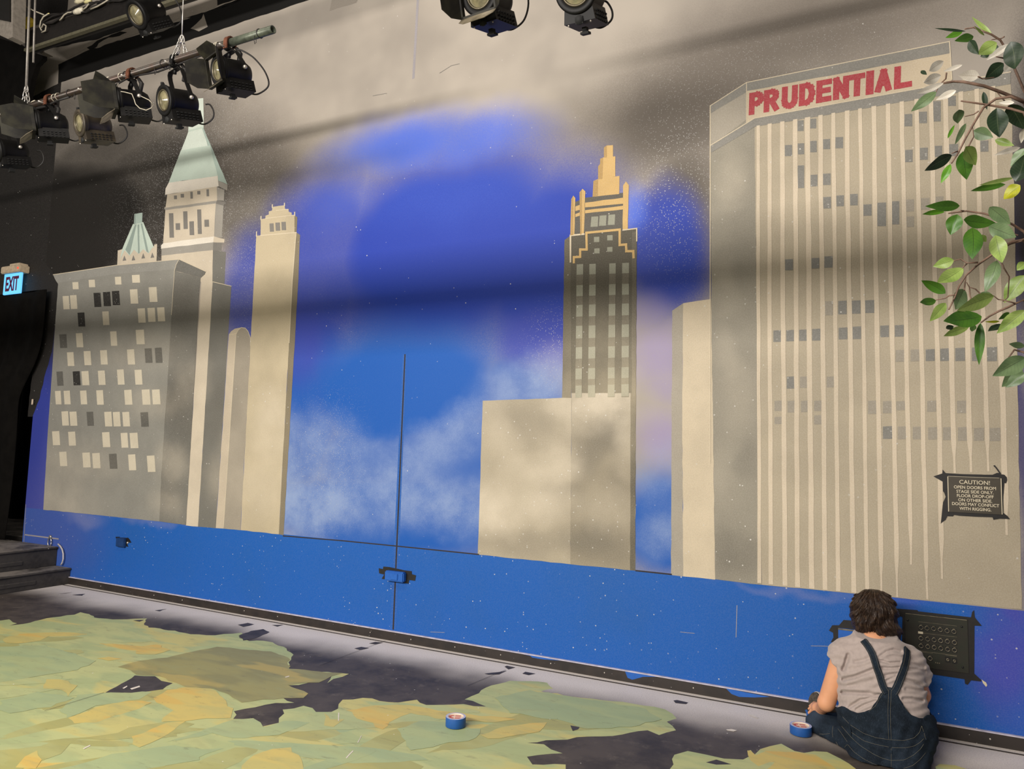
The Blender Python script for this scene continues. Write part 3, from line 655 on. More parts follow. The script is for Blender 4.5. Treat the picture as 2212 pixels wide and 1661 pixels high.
GL2 = c3([(345,660),(380,560),(450,540),(540,558),(640,580),(740,585),(770,570),(762,540),(780,535),(800,560),(830,530),(880,515),(940,502),(1010,540),(1060,550),(1180,545),(1250,580),(1330,633),(1400,690),(345,690)])
fp(FG, 1, GL2)
fp(FY, 2, c3([(762,538),(778,537),(806,562),(860,540),(960,545),(1020,545),(1120,560),(1180,600),(1240,640),(860,640),(905,600),(880,598),(820,620),(780,590)]))
fp(FD, 2, c3([(545,600),(600,585),(680,610),(600,612)])); fp(FG, 1, c3([(1770,608),(1850,615),(1930,640),(2000,690),(1760,690)]))
# unsprayed dark blotches where tape lifted
for L in ([(370,130),(470,118),(420,126)],[(465,135),(550,128),(530,140)],[(1000,235),(1080,225),(1030,241)],[(1535,328),(1600,316),(1640,325),(1570,342)],[(1755,330),(1830,328),(1790,340)],[(1540,400),(1620,368),(1700,356),(1740,375),(1650,415),(1570,430)],[(860,300),(930,296),(900,308)]):
    fp(FD, 3, L, amp=.006, step=.04, **F1)
for L in ([(290,150),(330,140),(380,145),(330,156)],[(195,182),(240,172),(290,180),(230,192)],[(1165,300),(1180,294),(1235,305),(1190,318)],[(1280,345),(1300,333),(1365,345),(1320,355)],[(1035,345),(1130,335),(1180,326),(1130,350),(1060,352)]):
    fp(FD, 3, L, amp=.004, step=.04, **F2)
def fline(pts, w, m=FGR, lay=5):
    P = [onZ(q, 0) for q in pts]
    for a, b in zip(P[:-1], P[1:]):
        t = (b-a).normalized(); n = Vector((-t.y, t.x, 0))*(w/2); z = Vector((0, 0, .0046))
        fl.quad(a-n+z, b-n+z, b+n+z, a+n+z, m)
gy = onZ((1185, 1452), 0).y
gy = (onZ((144, 1265), 0).y+onZ((740, 1369), 0).y+onZ((1440, 1494.6), 0).y+onZ((1745, 1552.6), 0).y)/4
print('groove y', gy, [round(onZ(q, 0).y, 3) for q in ((144,1265),(740,1369),(1440,1494.6),(1745,1552.6),(2212,1636))])
fl.box((-7.5, gy-.004, 0), (3.4, gy+.004, .0046), FGR)
for a, b in (((832,1385),(690,1438)),((1092,1448),(1010,1482)),((225,1497),(95,1537))):
    fline([a, b], .003)
for L_ in ([(375,275),(395,273),(452,286),(440,294),(385,288)],): fp(FD, 5, c3(L_), amp=.003, step=.03)
M_CH = len(FM); FM.append(plain('floor_white_fleck', (222, 212, 200), .6, var=.05))
for L_ in ([(765,345),(790,350),(822,366),(812,368),(780,356)],[(650,427),(680,425),(710,432),(690,438),(660,434)],[(560,1),(562,1),(562,3)]): fp(M_CH, 5, c3(L_), amp=.001, step=.04)
for L_ in ([(140,890),(185,842),(190,846),(146,893)],[(92,598),(98,598),(96,650),(90,650)],[(215,790),(240,745),(243,748),(220,792)]): fp(M_CH, 5, c2(L_), amp=.001, step=.04)
for L_ in ([(535,1128),(580,1105),(585,1110),(542,1132)],[(840,740),(900,722),(905,730),(850,748)],[(790,738),(820,722),(822,728),(800,742)],[(1840,665),(1868,658),(1866,664),(1844,670)]): fp(M_CH, 5, c1(L_), amp=.002, step=.03)
floor_o = fl.build('floor', FM); floor_o['kind'] = 'structure'

# ------------------------------------------------------------------ baseboard strip
def base_mat():
    m, nt, b = new_mat('baseboard_black'); N = NT(nt); P = N.n('ShaderNodeTexCoord').outputs['Object']
    c = N.mix(N.ramp(N.noise(P, 9, 4), .4, .7), lin((46, 39, 35)), lin((34, 29, 27)))
    c = N.mix(N.specks(P, 60, .18, .06), c, (.4, .38, .36, 1)); N.link(c, b.inputs['Base Color']); b.inputs['Roughness'].default_value = .5; return m
M_EDGE = plain('baseboard_pale_edge', (196, 190, 205), .6, var=.15, scale=14)
M_BLUE = plain('drip_blue_paint', (22, 92, 180), .55, var=.06)
M_STUD = plain('screw_steel', (200, 192, 182), .35, .6)
bb = MB(); bb.box((-7.52, D-.014, 0), (XR, D, .068), 0); 
bbo = bb.build('baseboard_back', base_mat()); bbo['kind'] = 'structure'
e = MB(); e.box((-7.52, D-.018, .068), (XR, D, .075), 0); e.build('edge_strip', M_EDGE, bbo)
dr = MB()
def drip(pts):
    dr.poly([Vector((onY(q, D-.014).x, D-.0150, min(max(onY(q, D-.014).z, .002), .068))) for q in pts])
drip(c2([(1130,190),(1180,195),(1260,212),(1330,228),(1345,240),(1420,252),(1540,255),(1600,262),(1700,275),(1700,255),(1400,215)]))
drip(c3([(122,118),(200,130),(290,150),(215,150),(180,160),(160,165),(135,155)]))
drip(c3([(650,210),(760,232),(920,262),(880,255),(800,258),(720,255),(680,240)]))
dr.build('paint_drip', M_BLUE, bbo)
st = MB()
for q in [(218,1266),(333,1285),(394,1295),(528,1317),(600,1329),(800,1364),(888,1377),(983,1394),(1082,1410),(1190,1430),(1306,1450),(1498,1485),(2139,1600)]:
    p = onY(q, D-.014)
    st.lathe([(0, 0), (.006, .001), (.004, .004), (0, .005)], 8, 0, Matrix.Translation((p.x, D-.014, .036)) @ Matrix.Rotation(math.pi/2, 4, 'X'))
st.build('screw_heads', M_STUD, bbo)

# ------------------------------------------------------------------ steps at the doorway
def step_mat():
    m, nt, b = new_mat('step_black_paint'); N = NT(nt); tc = N.n('ShaderNodeTexCoord'); P = tc.outputs['Object']
    g = N.n('ShaderNodeNewGeometry'); s = N.n('ShaderNodeSeparateXYZ'); N.link(g.outputs['Normal'], s.inputs[0])
    c = N.mix(N.ramp(N.noise(P, 6, 4), .4, .7), lin((40, 36, 33)), lin((24, 22, 20)))
    worn = N.math('MULTIPLY', N.ramp(N.noise(P, 4, 5, .7), .30, .62), N.ramp(s.outputs[2], .5, .9, .12, .9))
    c = N.mix(worn, c, lin((138, 130, 122)))
    c = N.mix(N.specks(P, 30, .15, .1), c, (.6, .58, .55, 1)); N.link(c, b.inputs['Base Color']); b.inputs['Roughness'].default_value = .65; return m
MS = step_mat()
x_low = onY((155, 1238), D).x; z_low = onY((154, 1226), D).z; x_up = onY((126, 1200), D).x; z_up = onY((124, 1182), D).z
print('steps', x_low, z_low, x_up, z_up)
z_low, z_up = .165, .36
def stepf(name, x1, z0, z1, label):
    root = empty(name, ((x1-.2), D-.9, z0)); tag(root, label, 'step')
    b = MB(); b.bbox((-12, 2.2, z0), (x1-.02, D-.002, z1-.022), .004); b.build('riser_box', MS, root)
    t = MB(); t.bbox((-12, 2.19, z1-.022), (x1, D-.002, z1), .007); t.build('tread', MS, root)
    n = MB(); n.box((x1-.021, 2.4, z0+.05), (x1-.012, D-.35, z0+.085), 0); n.build('kick_rail', MS, root)
    return root
stepf('stage_step', x_low, 0.0, z_low, 'lower black wooden step against the foot of the painted wall')
stepf('stage_step', x_up, z_low, z_up, 'upper black wooden step leading to the dark curtained doorway')
# thin cable drooping over the upper step, hook on the wall
M_WHITE = plain('white_cable', (196, 190, 190), .5); M_STEEL = plain('zinc_steel', (190, 186, 180), .35, .8)
cab = MB(); cab.tube([(p.x+.06, p.y, p.z) for p in (onY((118,1174),D-.02), onY((123,1179),D-.02), onY((127,1186),D-.02), onY((129,1195),D-.025), onY((129,1206),D-.025), onY((127,1214),D-.025), onY((124,1219),D-.025))], .008, 8)
tag(cab.build('stage_cable', M_WHITE), 'thin pale cable curling down from the upper step beside the blue wall', 'cable')
hk = empty('wall_hook', onY((108,1163), D)); tag(hk, 'small steel hook and ring hanging on the pale line low on the blue wall', 'hook')
h1 = MB(); c = onY((110,1160), D); h1.lathe([(0,0),(.022,0),(.022,.012),(.012,.016),(0,.016)], 12, 0, Matrix.Translation(c) @ Matrix.Rotation(math.pi/2, 4, 'X')); h1.build('hook_plate', M_STEEL, hk)
h2 = MB(); c = onY((107,1171), D-.02); h2.tube([(c.x+.03*math.cos(a), c.y, c.z+.045*math.sin(a)) for a in [k*math.pi/8 for k in range(17)]], .006, 6); h2.build('ring', M_STEEL, hk)

# ------------------------------------------------------------------ doorway, curtain
M_CLOTH = plain('black_velour', (17, 15, 13), .95, var=.2, scale=8, spec=.1)
def curtain(name, x0, x1, z0, z1, y, folds, depth, label, tie=None):
    n, k = 120, 40; V_ = []; F_ = []
    for j in range(k+1):
        v = j/k; z = z1+(z0-z1)*v
        for i in range(n+1):
            u = i/n
            if tie:
                tz, tx, tw = tie; q = math.exp(-((z-tz)/.55)**2); below = 1 if z < tz else q
                xx0 = x0; xx1 = x1+(tx-x1)*below**1.5 if z >= tz else tx
                x = xx0+(xx1-xx0)*u
            else: x = x0+(x1-x0)*u
            yy = y+depth*math.sin(u*folds*2*math.pi+.6*math.sin(v*3))*(.4+.6*v)+.02*math.sin(u*17+v*5)
            V_.append((x, yy, z))
    for j in range(k):
        for i in range(n): F_.append((j*(n+1)+i, (j+1)*(n+1)+i, (j+1)*(n+1)+i+1, j*(n+1)+i+1))
    m = MB(); m.add(V_, F_, 0, True); o = m.build(name, M_CLOTH)
    sol = o.modifiers.new('s', 'SOLIDIFY'); sol.thickness = .006
    return tag(o, label, 'curtain')
ztop = onY((100, 630), D).z
curtain('stage_curtain', -12.0, onY((98,700),D-.06).x, z_up+.01, ztop, D-.06, 9, .03, 'black stage curtain drawn aside across the doorway under the exit sign', tie=(onY((72,830),D).z-.25, onY((38,980),D).x, .3))
curtain('stage_curtain', -13.0, -7.9, .02, 3.6, D+1.3, 16, .05, 'black backing curtain deep inside the dark doorway')
dw = MB(); dw.box((-13, D+.25, .02), (-7.6, D+1.6, z_up-.012)); o = dw.build('floor_doorway', MS); o['kind'] = 'structure'
tb = MB(); c = onY((70, 868), D-.03); tb.bbox((c.x-.008, c.y-.006, c.z-.03), (c.x+.008, c.y+.006, c.z+.03), .002)
tag(tb.build('reflector_tab', plain('pale_tab', (235,215,190), .4)), 'tiny pale tab on the curtain edge beside the blue wall end', 'tab')

# ------------------------------------------------------------------ text helper
def text_mesh(s, size, bold=0.0, extrude=.001):
    cu = bpy.data.curves.new('t', 'FONT'); cu.body = s; cu.size = size; cu.align_x = 'CENTER'; cu.align_y = 'CENTER'; cu.offset = bold; cu.extrude = extrude; cu.resolution_u = 4
    o = bpy.data.objects.new('t', cu); COL.objects.link(o)
    dg = bpy.context.evaluated_depsgraph_get(); me = bpy.data.meshes.new_from_object(o.evaluated_get(dg))
    V_ = [v.co.copy() for v in me.vertices]; F_ = [tuple(p.vertices) for p in me.polygons]
    bpy.data.objects.remove(o); bpy.data.curves.remove(cu); bpy.data.meshes.remove(me)
    return V_, F_
def add_text(mb, s, size, pos, m=0, bold=0.0, sx=1.0, rx=math.pi/2, width=None):
    """lettering standing on a plane facing -Y"""
    V_, F_ = text_mesh(s, size, bold)
    w = max(v.x for v in V_)-min(v.x for v in V_)
    if width: sx = width/w
    Mx = Matrix.Translation(pos) @ Matrix.Rotation(rx, 4, 'X') @ Matrix.Diagonal((sx, 1, 1, 1))
    mb.add([Mx @ v for v in V_], F_, m)

# ------------------------------------------------------------------ EXIT sign
M_SHELL = plain('exit_beige', (196, 176, 150), .5); M_GLOW = emit('exit_panel_glow', (96, 178, 236), 1.0); M_EXL = plain('exit_letters', (92, 22, 60), .5)
a = onY((10, 600), D-.07); b_ = onY((49, 600), D-.07); xc = (a.x+b_.x)/2; hw = (b_.x-a.x)/2*.93
zt_ = onY((30, 576), D-.07).z; zm_ = onY((30, 591), D-.07).z; zb_ = onY((30, 635), D-.07).z
ex = empty('exit_sign', (xc, D, (zt_+zb_)/2)); tag(ex, 'glowing pale blue EXIT sign with beige top housing above the dark doorway', 'sign')
s = MB(); s.bbox((xc-hw*1.06, D-.12, zm_), (xc+hw*1.12, D-.002, zt_), .008); s.bbox((xc-.02, D-.115, zt_-.01), (xc+hw*1.0, D-.01, zt_+.022), .006); s.build('housing', M_SHELL, ex)
s = MB(); s.bbox((xc-hw, D-.082, zb_), (xc+hw, D-.058, zm_), .004); s.build('lit_panel', M_GLOW, ex)
s = MB(); add_text(s, 'EXIT', .2, (xc, D-.0835, (zm_+zb_)/2), 0, .006, width=hw*1.5); exl = s.build('lettering', M_EXL, ex)
zs = [v[2] for v in s.v]; 
# stretch the letters to the panel's height
me = exl.data
zmid = (max(v.co.z for v in me.vertices)+min(v.co.z for v in me.vertices))/2; hcur = max(v.co.z for v in me.vertices)-min(v.co.z for v in me.vertices)
for v in me.vertices: v.co.z = (zm_+zb_)/2-ex.location.z+(v.co.z-zmid)*((zm_-zb_)*.70/hcur)
s = MB(); s.lathe([(0,0),(.012,0),(.01,.006),(0,.007)], 10, 0, Matrix.Translation((xc+hw*.98, D-.12, (zt_+zm_)/2)) @ Matrix.Rotation(math.pi/2, 4, 'X')); s.build('charge_lamp', emit('red_led', (255, 60, 40), 1.5), ex)

# ------------------------------------------------------------------ caution sign with torn tape
M_TAPE = plain('black_gaffer_tape', (26, 22, 20), .55, var=.2, scale=25, bmp=.1)
M_SIGN = plain('sign_plate', (72, 66, 56), .35, var=.05); M_INK = plain('sign_ivory', (212, 200, 174), .5, var=.03)
def wallpiece(name, mat, polys, parent, S, o, off0, off1):
    mb = MB()
    for pts in polys:
        P = [onY((o[0]+x/S, o[1]+y/S), D) for x, y in pts]
        n = len(P); V_ = [(p.x, D-off0, p.z) for p in P]+[(p.x, D-off1, p.z) for p in P]
        mb.add(V_, [tuple(range(n, 2*n))[::1], tuple(reversed(range(n)))]+[(i, (i+1) % n, n+(i+1) % n, n+i) for i in range(n)])
    return mb.build(name, mat, parent)
G = dict(S=11.06, o=(2000, 990))
p0 = onY((2108, 1068), D); cs = empty('caution_sign', p0); tag(cs, 'dark caution sign with ivory lettering fixed with torn black tape to the striped tower', 'sign')
q00, q10, q11, q01 = [onY((2000+x/11.06, 990+y/11.06), D) for x, y in ((505,415),(1805,465),(1830,1345),(525,1275))]
x0, x1 = (q00.x+q01.x)/2, (q10.x+q11.x)/2; z1, z0 = (q00.z+q10.z)/2, (q01.z+q11.z)/2
wallpiece('tape_border', M_TAPE, [[(180,430),(390,360),(395,265),(465,345),(480,352),(860,375),(1280,385),(1400,390),(1590,390),(1700,345),(1760,350),(1790,380),(1870,390),(1930,450),(1940,520),(1915,595),(1875,590),(1850,900),(1845,1300),(1940,1370),(2005,1450),(1900,1445),(1760,1440),(1610,1465),(1590,1405),(1240,1395),(800,1370),(670,1350),(640,1385),(510,1380),(470,1465),(420,1500),(355,1555),(405,1060),(470,920),(440,830),(405,780),(398,555),(300,500)]], cs, off0=.004, off1=.0055, **G)
wallpiece('loose_tape_curl', M_TAPE, [[(1605,175),(1640,160),(1700,230),(1800,370),(1760,370),(1660,230)]], cs, off0=.004, off1=.006, **G)
s = MB(); s.bbox((x0, D-.010, z0), (x1, D-.0055, z1), .001); s.build('plate', M_SIGN, cs)
s = MB()
for xx in (x0+.003, x1-.003): s.box((xx-.0018, D-.0112, z0+.002), (xx+.0018, D-.0100, z1-.004))
s.box((x0+.004, D-.0112, z1-.003), (x1-.012, D-.0100, z1-.0015)); s.build('edge_bevel', M_INK, cs)
s = MB(); wS = x1-x0; hS = z1-z0
for txt, cyv, wd, sz in (('CAUTION!',.84,.56,.031),('OPEN DOORS FROM',.695,.77,.0235),('STAGE SIDE ONLY.',.578,.68,.0235),('FLOOR DROP-OFF',.462,.67,.0235),('ON OTHER SIDE.',.345,.62,.0235),('DOORS MAY CONFLICT',.232,.86,.0235),('WITH RIGGING.',.11,.58,.0235)):
    add_text(s, txt, sz, ((x0+x1)/2+.002, D-.0108, z0+hS*cyv), 0, .0003 if sz < .03 else .0002, width=wS*wd)
s.build('lettering', M_INK, cs)

# ------------------------------------------------------------------ connector panel with tape
M_PANEL = plain('panel_black', (46, 42, 36), .4, var=.15, scale=9, rgb2=(40, 44, 34)); M_RIM = plain('connector_nickel', (150, 140, 118), .35, .5, var=.25); M_HOLE = plain('connector_black', (16, 15, 14), .5)
K = dict(S=6.144, o=(1780, 1290))
cp_ = empty('connector_panel', onY((2035, 1395), D)); tag(cp_, 'black audio connector panel taped round with black tape beside the seated person', 'connector panel')
wallpiece('tape_border', M_TAPE, [[(965,150),(1240,170),(1245,185),(1330,195),(1950,265),(1965,195),(1990,170),(2000,265),(2092,378),(1995,375),(1992,1010),(2090,1100),(2080,1115),(1950,1100),(1905,1160),(1870,1145),(1865,1085),(1400,1015),(1035,1000),(1035,560),(1040,260),(965,240)]], cp_, off0=.002, off1=.0034, **K)
q = [onY((1780+x/6.144, 1290+y/6.144), D) for x, y in ((1075,210),(1920,290),(1905,1000),(1085,900))]
x0, x1 = (q[0].x+q[3].x)/2, (q[1].x+q[2].x)/2; z1, z0 = (q[0].z+q[1].z)/2, (q[2].z+q[3].z)/2
s = MB(); s.bbox((x0, D-.009, z0), (x1, D-.0034, z1), .0015); s.build('plate', M_PANEL, cp_)
s = MB(); s.box((x0+.004, D-.0102, z1-.004), (x1-.004, D-.009, z1-.001)); s.build('worn_edge', M_RIM, cp_)
jacks = [(1285,395),(1365,405),(1452,412),(1540,425),(1630,440),(1720,450),(1285,540),(1372,550),(1458,560),(1545,570),(1635,580),(1728,595),(1285,640),(1375,650),(1460,660),(1548,672),(1638,685),(1728,695),(1290,790),(1405,805)]
def jack(kind):
    def mk(p, parent):
        c = MB(); T_ = Matrix.Translation((p.x, D-.009, p.z)) @ Matrix.Rotation(math.pi/2, 4, 'X')
        if kind == 'x':
            c.bbox((-.0125, -.0145, 0), (.0125, .0145, .0022), .0009, 1, T_); c.lathe([(.0088,.0022),(.0118,.0024),(.0114,.0052),(.0092,.0052),(.0088,.001)], 20, 0, T_); c.lathe([(0,.0026),(.0088,.0026)], 20, 1, T_)
            c.box((-.005,.0118,.002), (.005,.0145,.0045), 0, T_)
        else:
            c.bbox((-.0125,-.0145,0), (.0125,.0145,.003), .0009, 1, T_); c.lathe([(.004,.003),(.0075,.003),(.007,.007),(.004,.007),(.004,.002)], 16, 0, T_)
        return c.build('connector', [M_RIM, M_HOLE], parent)
    return mk
for x, y in jacks: jack('x')(onY((1780+x/6.144, 1290+y/6.144), D), cp_)
for x, y in ((1640,822),(1728,838)): jack('o')(onY((1780+x/6.144, 1290+y/6.144), D), cp_)
for (xa, ya, xb, yb) in ((1250,320,1760,378),(1255,468,1760,520),(1255,705,1760,770),(1255,715,1440,742),(1610,758,1760,782)):
    a, b_ = onY((1780+xa/6.144,1290+ya/6.144), D), onY((1780+xb/6.144,1290+yb/6.144), D); zz = (a.z+b_.z)/2
    s = MB(); s.box((a.x, D-.0096, zz-.0008), (b_.x, D-.009, zz+.0008)); s.build('printed_rule', M_RIM, cp_)
for xa, ya in ((1480,862),(1505,866),(1530,870)):
    a = onY((1780+xa/6.144,1290+ya/6.144), D); s = MB(); s.box((a.x-.0025, D-.0096, a.z-.003), (a.x+.0025, D-.009, a.z+.003)); s.build('printed_mark', M_RIM, cp_)
a = onY((1780+1280/6.144,1290+465/6.144), D); s = MB(); s.box((a.x-.012, D-.0098, a.z-.006), (a.x+.012, D-.009, a.z+.006)); s.build('paper_label', M_INK, cp_)
for x, y in ((1825,388),(1840,925),(1110,300),(1100,860)):
    a = onY((1780+x/6.144,1290+y/6.144), D); s = MB(); s.lathe([(0,.004),(.005,.003),(.006,0)], 10, 0, Matrix.Translation((a.x, D-.009, a.z)) @ Matrix.Rotation(math.pi/2, 4, 'X')); s.build('panel_screw', M_HOLE, cp_)
wallpiece('torn_tape_end', M_INK, [[(2090,1090),(2120,1112),(2150,1130),(2165,1165),(2152,1190),(2110,1140)]], cp_, off0=.001, off1=.002, **K)
# blue wall box left of it, partly behind the person
wb = empty('wall_box', onY((1845, 1362), D)); tag(wb, 'blue painted wall box framed in black tape partly behind the seated person', 'wall box')
wallpiece('tape_border', M_TAPE, [[(65,440),(110,370),(200,370),(260,300),(700,330),(1010,420),(1010,640),(760,600),(460,590),(90,595),(125,530),(120,470)]], wb, off0=.002, off1=.0034, **K)
a, b_, c_ = [onY((1780+x/6.144,1290+y/6.144), D) for x, y in ((190,400),(700,430),(190,555))]
s = MB(); s.bbox((a.x, D-.018, c_.z), (b_.x, D-.0034, a.z), .003); s.build('cover', M_BLUE, wb)
s = MB(); s.box((a.x, D-.0205, a.z-.008), (b_.x, D-.018, a.z)); s.build('pale_edge', M_RIM, wb)
# latch on the door seam, small box at left
Lq = dict(S=5.538, o=(740, 1100))
la = empty('door_latch', onY((858, 1242), D)); tag(la, 'blue painted latch taped over the door seam below the dark groove', 'latch')
wallpiece('tape_border', M_TAPE, [[(435,705),(485,715),(490,685),(560,690),(700,720),(740,730),(830,740),(830,775),(880,790),(870,855),(800,845),(790,890),(620,855),(470,830),(500,780),(440,765)]], la, off0=.002, off1=.0034, **Lq)
p, q = onY((740+545/5.538, 1100+775/5.538), D), onY((740+770/5.538, 1100+800/5.538), D)
s = MB(); s.bbox((p.x, D-.05, p.z-.042), (q.x, D-.0034, p.z+.034), .008); s.build('cover', M_BLUE, la)
s = MB(); s.bbox((p.x+.06, D-.058, p.z-.028), (q.x-.05, D-.05, p.z+.02), .003); s.build('latch_plate', M_BLUE, la)
sb = empty('junction_box', onY((266, 1169), D)); tag(sb, 'small dark blue box with scraps of black tape low on the blue wall at left', 'junction box')
Hq = dict(S=22.12, o=(220, 1140))
wallpiece('tape_border', M_TAPE, [[(670,430),(860,425),(860,460),(1190,480),(1260,470),(1340,560),(1420,710),(1240,700),(1200,720),(1275,910),(1180,890),(1180,820),(820,800),(720,620)]], sb, off0=.002, off1=.0034, **Hq)
p, q = onY((220+790/22.12, 1140+680/22.12), D), onY((220+1190/22.12, 1140+690/22.12), D)
s = MB(); s.bbox((p.x, D-.03, p.z-.04), (q.x, D-.0034, p.z+.045), .005); s.build('cover', plain('box_navy', (20,58,110), .5), sb)
s = MB(); s.lathe([(0,.01),(.01,.008),(.012,0)], 10, 0, Matrix.Translation((q.x+.02, D-.004, p.z+.005)) @ Matrix.Rotation(math.pi/2, 4, 'X')); s.build('screw', M_STEEL, sb)

# ------------------------------------------------------------------ rolls of tape
M_PT = plain('blue_masking_tape', (26, 84, 156), .55, var=.05, scale=60); M_CORE = plain('tape_core_card', (228, 206, 186), .7, var=.05); M_RED = plain('core_print_red', (196, 88, 78), .6, var=.05); M_TEDGE = plain('tape_edge_lilac', (176, 180, 214), .6, var=.05)
def tape_roll(c, R, h, label, ang):
    t = empty('tape_roll', c); tag(t, label, 'tape roll')
    s = MB(); s.lathe([(R*.80,.0),(R*.985,0),(R,.0015),(R,h-.0015),(R*.99,h)], 48, 0, Matrix.Translation(c)); s.build('tape_band', M_PT, t)
    s = MB(); s.lathe([(R*.99,h),(R*.80,h+.0002)], 48, 0, Matrix.Translation(c)); s.build('tape_edge', M_TEDGE, t)
    s = MB(); s.lathe([(R*.80,h+.0004),(R*.72,h+.0004),(R*.72,.0),(R*.80,0)], 48, 0, Matrix.Translation(c)); s.lathe([(R*.74,h-.004),(0,h-.004)], 40, 0, Matrix.Translation(c)); s.build('core', M_CORE, t)
    s = MB(); Mx = Matrix.Translation(Vector(c)+Vector((0,0,h-.0036))) @ Matrix.Rotation(ang, 4, 'Z')
    for y in (-.017, .012): s.box((-.004, y-.006, 0), (.026, y+.006, .0006), 0, Mx)
    pts = [(-.018+R*.36*math.cos(a), R*.42*math.sin(a)) for a in [math.radians(d) for d in range(60, 301, 20)]]
    pts += [(-.018+R*.14*math.cos(a), R*.18*math.sin(a)) for a in [math.radians(d) for d in range(290, 69, -20)]]
    n = len(pts); s.prism(pts, 0, .0006, 0, Mx)
    s.build('core_print', M_RED, t); return t
c1_ = onZ((984, 1569), 0); c2_ = onZ((1730, 1586), 0)
tape_roll((c1_.x, c1_.y, .0042), .055, .050, 'roll of blue tape standing alone on the yellow green painted floor', YAW*-1)
tape_roll((c2_.x, c2_.y, .0042), .057, .046, 'roll of blue tape on the charcoal floor beside the seated person\'s knee', .3)
# ================================================================== RIGGING
M_CAN = plain('spotlight_black', (15, 14, 13), .55, .0, spec=.25, var=.2, scale=18); M_CAN2 = plain('spotlight_worn', (52, 46, 38), .5, .2, var=.3, scale=9, rgb2=(84, 74, 58))
M_DOOR = plain('barn_door_black', (24, 22, 20), .6, .0, spec=.25, var=.25, scale=10, rgb2=(46, 44, 34)); M_DOORW = plain('barn_door_pale', (150, 138, 116), .4, .5, var=.3, scale=16)  # second colour is a paler tone for the lower flap
M_RUST = plain('rusty_copper', (122, 76, 56), .5, .5, var=.3, scale=30); M_PIPE = plain('pipe_iron', (58, 54, 49), .36, .5, var=.3, scale=14, rgb2=(62, 48, 40))
M_PIPEG = plain('pipe_green_grey', (92, 98, 84), .45, .4, var=.2); M_CORD = plain('black_cord', (30, 27, 25), .6); M_TIE = plain('pale_tie_line', (176, 168, 150), .7); M_LENSRIM = plain('lens_ring', (92, 84, 66), .4, .5)
def lens_mat():
    m, nt, b = new_mat('fresnel_glass'); N = NT(nt); P = N.n('ShaderNodeTexCoord').outputs['Object']
    N.link(N.mix(N.ramp(N.noise(P, 22, 3), .35, .7), lin((134, 126, 96)), lin((96, 92, 70))), b.inputs['Base Color'])
    b.inputs['Roughness'].default_value = .12; b.inputs['Specular IOR Level'].default_value = .9; b.inputs['Coat Weight'].default_value = .6; b.inputs['Coat Roughness'].default_value = .05
    return m
M_LENS = lens_mat(); M_DARK = plain('inside_black', (10, 10, 9), .8)
PY = 3.2
pz = (onY((592, 66), PY).z + onY((0, 247), PY).z)/2
def pipe_pt(px): # point on the pipe below/above a picture column
    d = ray((px, 150)); lo, hi = -12.0, 3.0
    for _ in range(50):
        mid = (lo+hi)/2
        if proj((mid, PY, pz))[0] < px: lo = mid
        else: hi = mid
    return Vector((lo, PY, pz))
xe = pipe_pt(590).x
pipe = empty('lighting_pipe', (xe-3, PY, pz)); tag(pipe, 'iron lighting pipe hung on chains across the upper left carrying six spotlights', 'pipe')
p = MB(); Tm = Matrix.Translation((xe, PY, pz)) @ Matrix.Rotation(-math.pi/2, 4, 'Y')
def tube_pipe(mb, xa, xb, r, m):
    mb.lathe([(r*.82, 0), (r, 0), (r, xb-xa), (r*.82, xb-xa), (r*.82, 0)], 24, m, Matrix.Translation((xa, PY, pz)) @ Matrix.Rotation(math.pi/2, 4, 'Y'))
tube_pipe(p, xe-6.5, xe-.42, .024, 0); p.build('pipe_tube', M_PIPE, pipe)
p = MB(); tube_pipe(p, xe-.42, xe, .0255, 0); p.build('pipe_end_sleeve', M_PIPEG, pipe)
def spring_pts(c, r, turns, pitch, n=14): return [(c.x+pitch*k/n, c.y+r*math.cos(2*math.pi*k/n), c.z+r*math.sin(2*math.pi*k/n)) for k in range(int(turns*n)+1)]
for px, mt in ((560, M_CORD), (468, M_TIE), (472, M_TIE), (352, M_CORD), (262, M_TIE), (272, M_CORD), (202, M_TIE), (118, M_TIE), (126, M_TIE), (216, M_TIE), (150, M_CORD)):
    t = MB(); t.tube(spring_pts(pipe_pt(px), .028, 1.5, .006), .0025, 6); t.build('cord_wrap', mt, pipe)
for px in (555, 372, 340, 230, 167):
    q = pipe_pt(px); t = MB(); t.tube([(q.x, q.y-.02, q.z-.02), (q.x, q.y-.02, q.z-.05), (q.x+.008, q.y-.02, q.z-.075), (q.x+.018, q.y-.02, q.z-.07), (q.x+.018, q.y-.02, q.z-.045)], .002, 6); t.build('cord_tail', M_CORD, pipe)
t = MB(); q = [pipe_pt(x) for x in (230, 250, 270, 300, 340, 400, 440, 470)]
t.tube([(v.x, v.y+.005, v.z-.03-.012*math.sin(k*1.9)) for k, v in enumerate(q)], .007, 6); t.build('feed_cable', M_CORD, pipe)
t = MB(); q = [pipe_pt(x) for x in (75, 100, 125, 150)]
t.tube([(v.x, v.y, v.z-.034-.012*math.sin(k*1.9)) for k, v in enumerate(q)], .009, 6); t.build('feed_cable', M_CORD, pipe)
for px in (220, 234, 75):
    q = pipe_pt(px); t = MB(); t.tube([(q.x-.02, q.y-.01, q.z+.012), (q.x+.02, q.y-.01, q.z+.02)], [.012, .009], 8); t.build('tape_scrap', M_TIE, pipe)

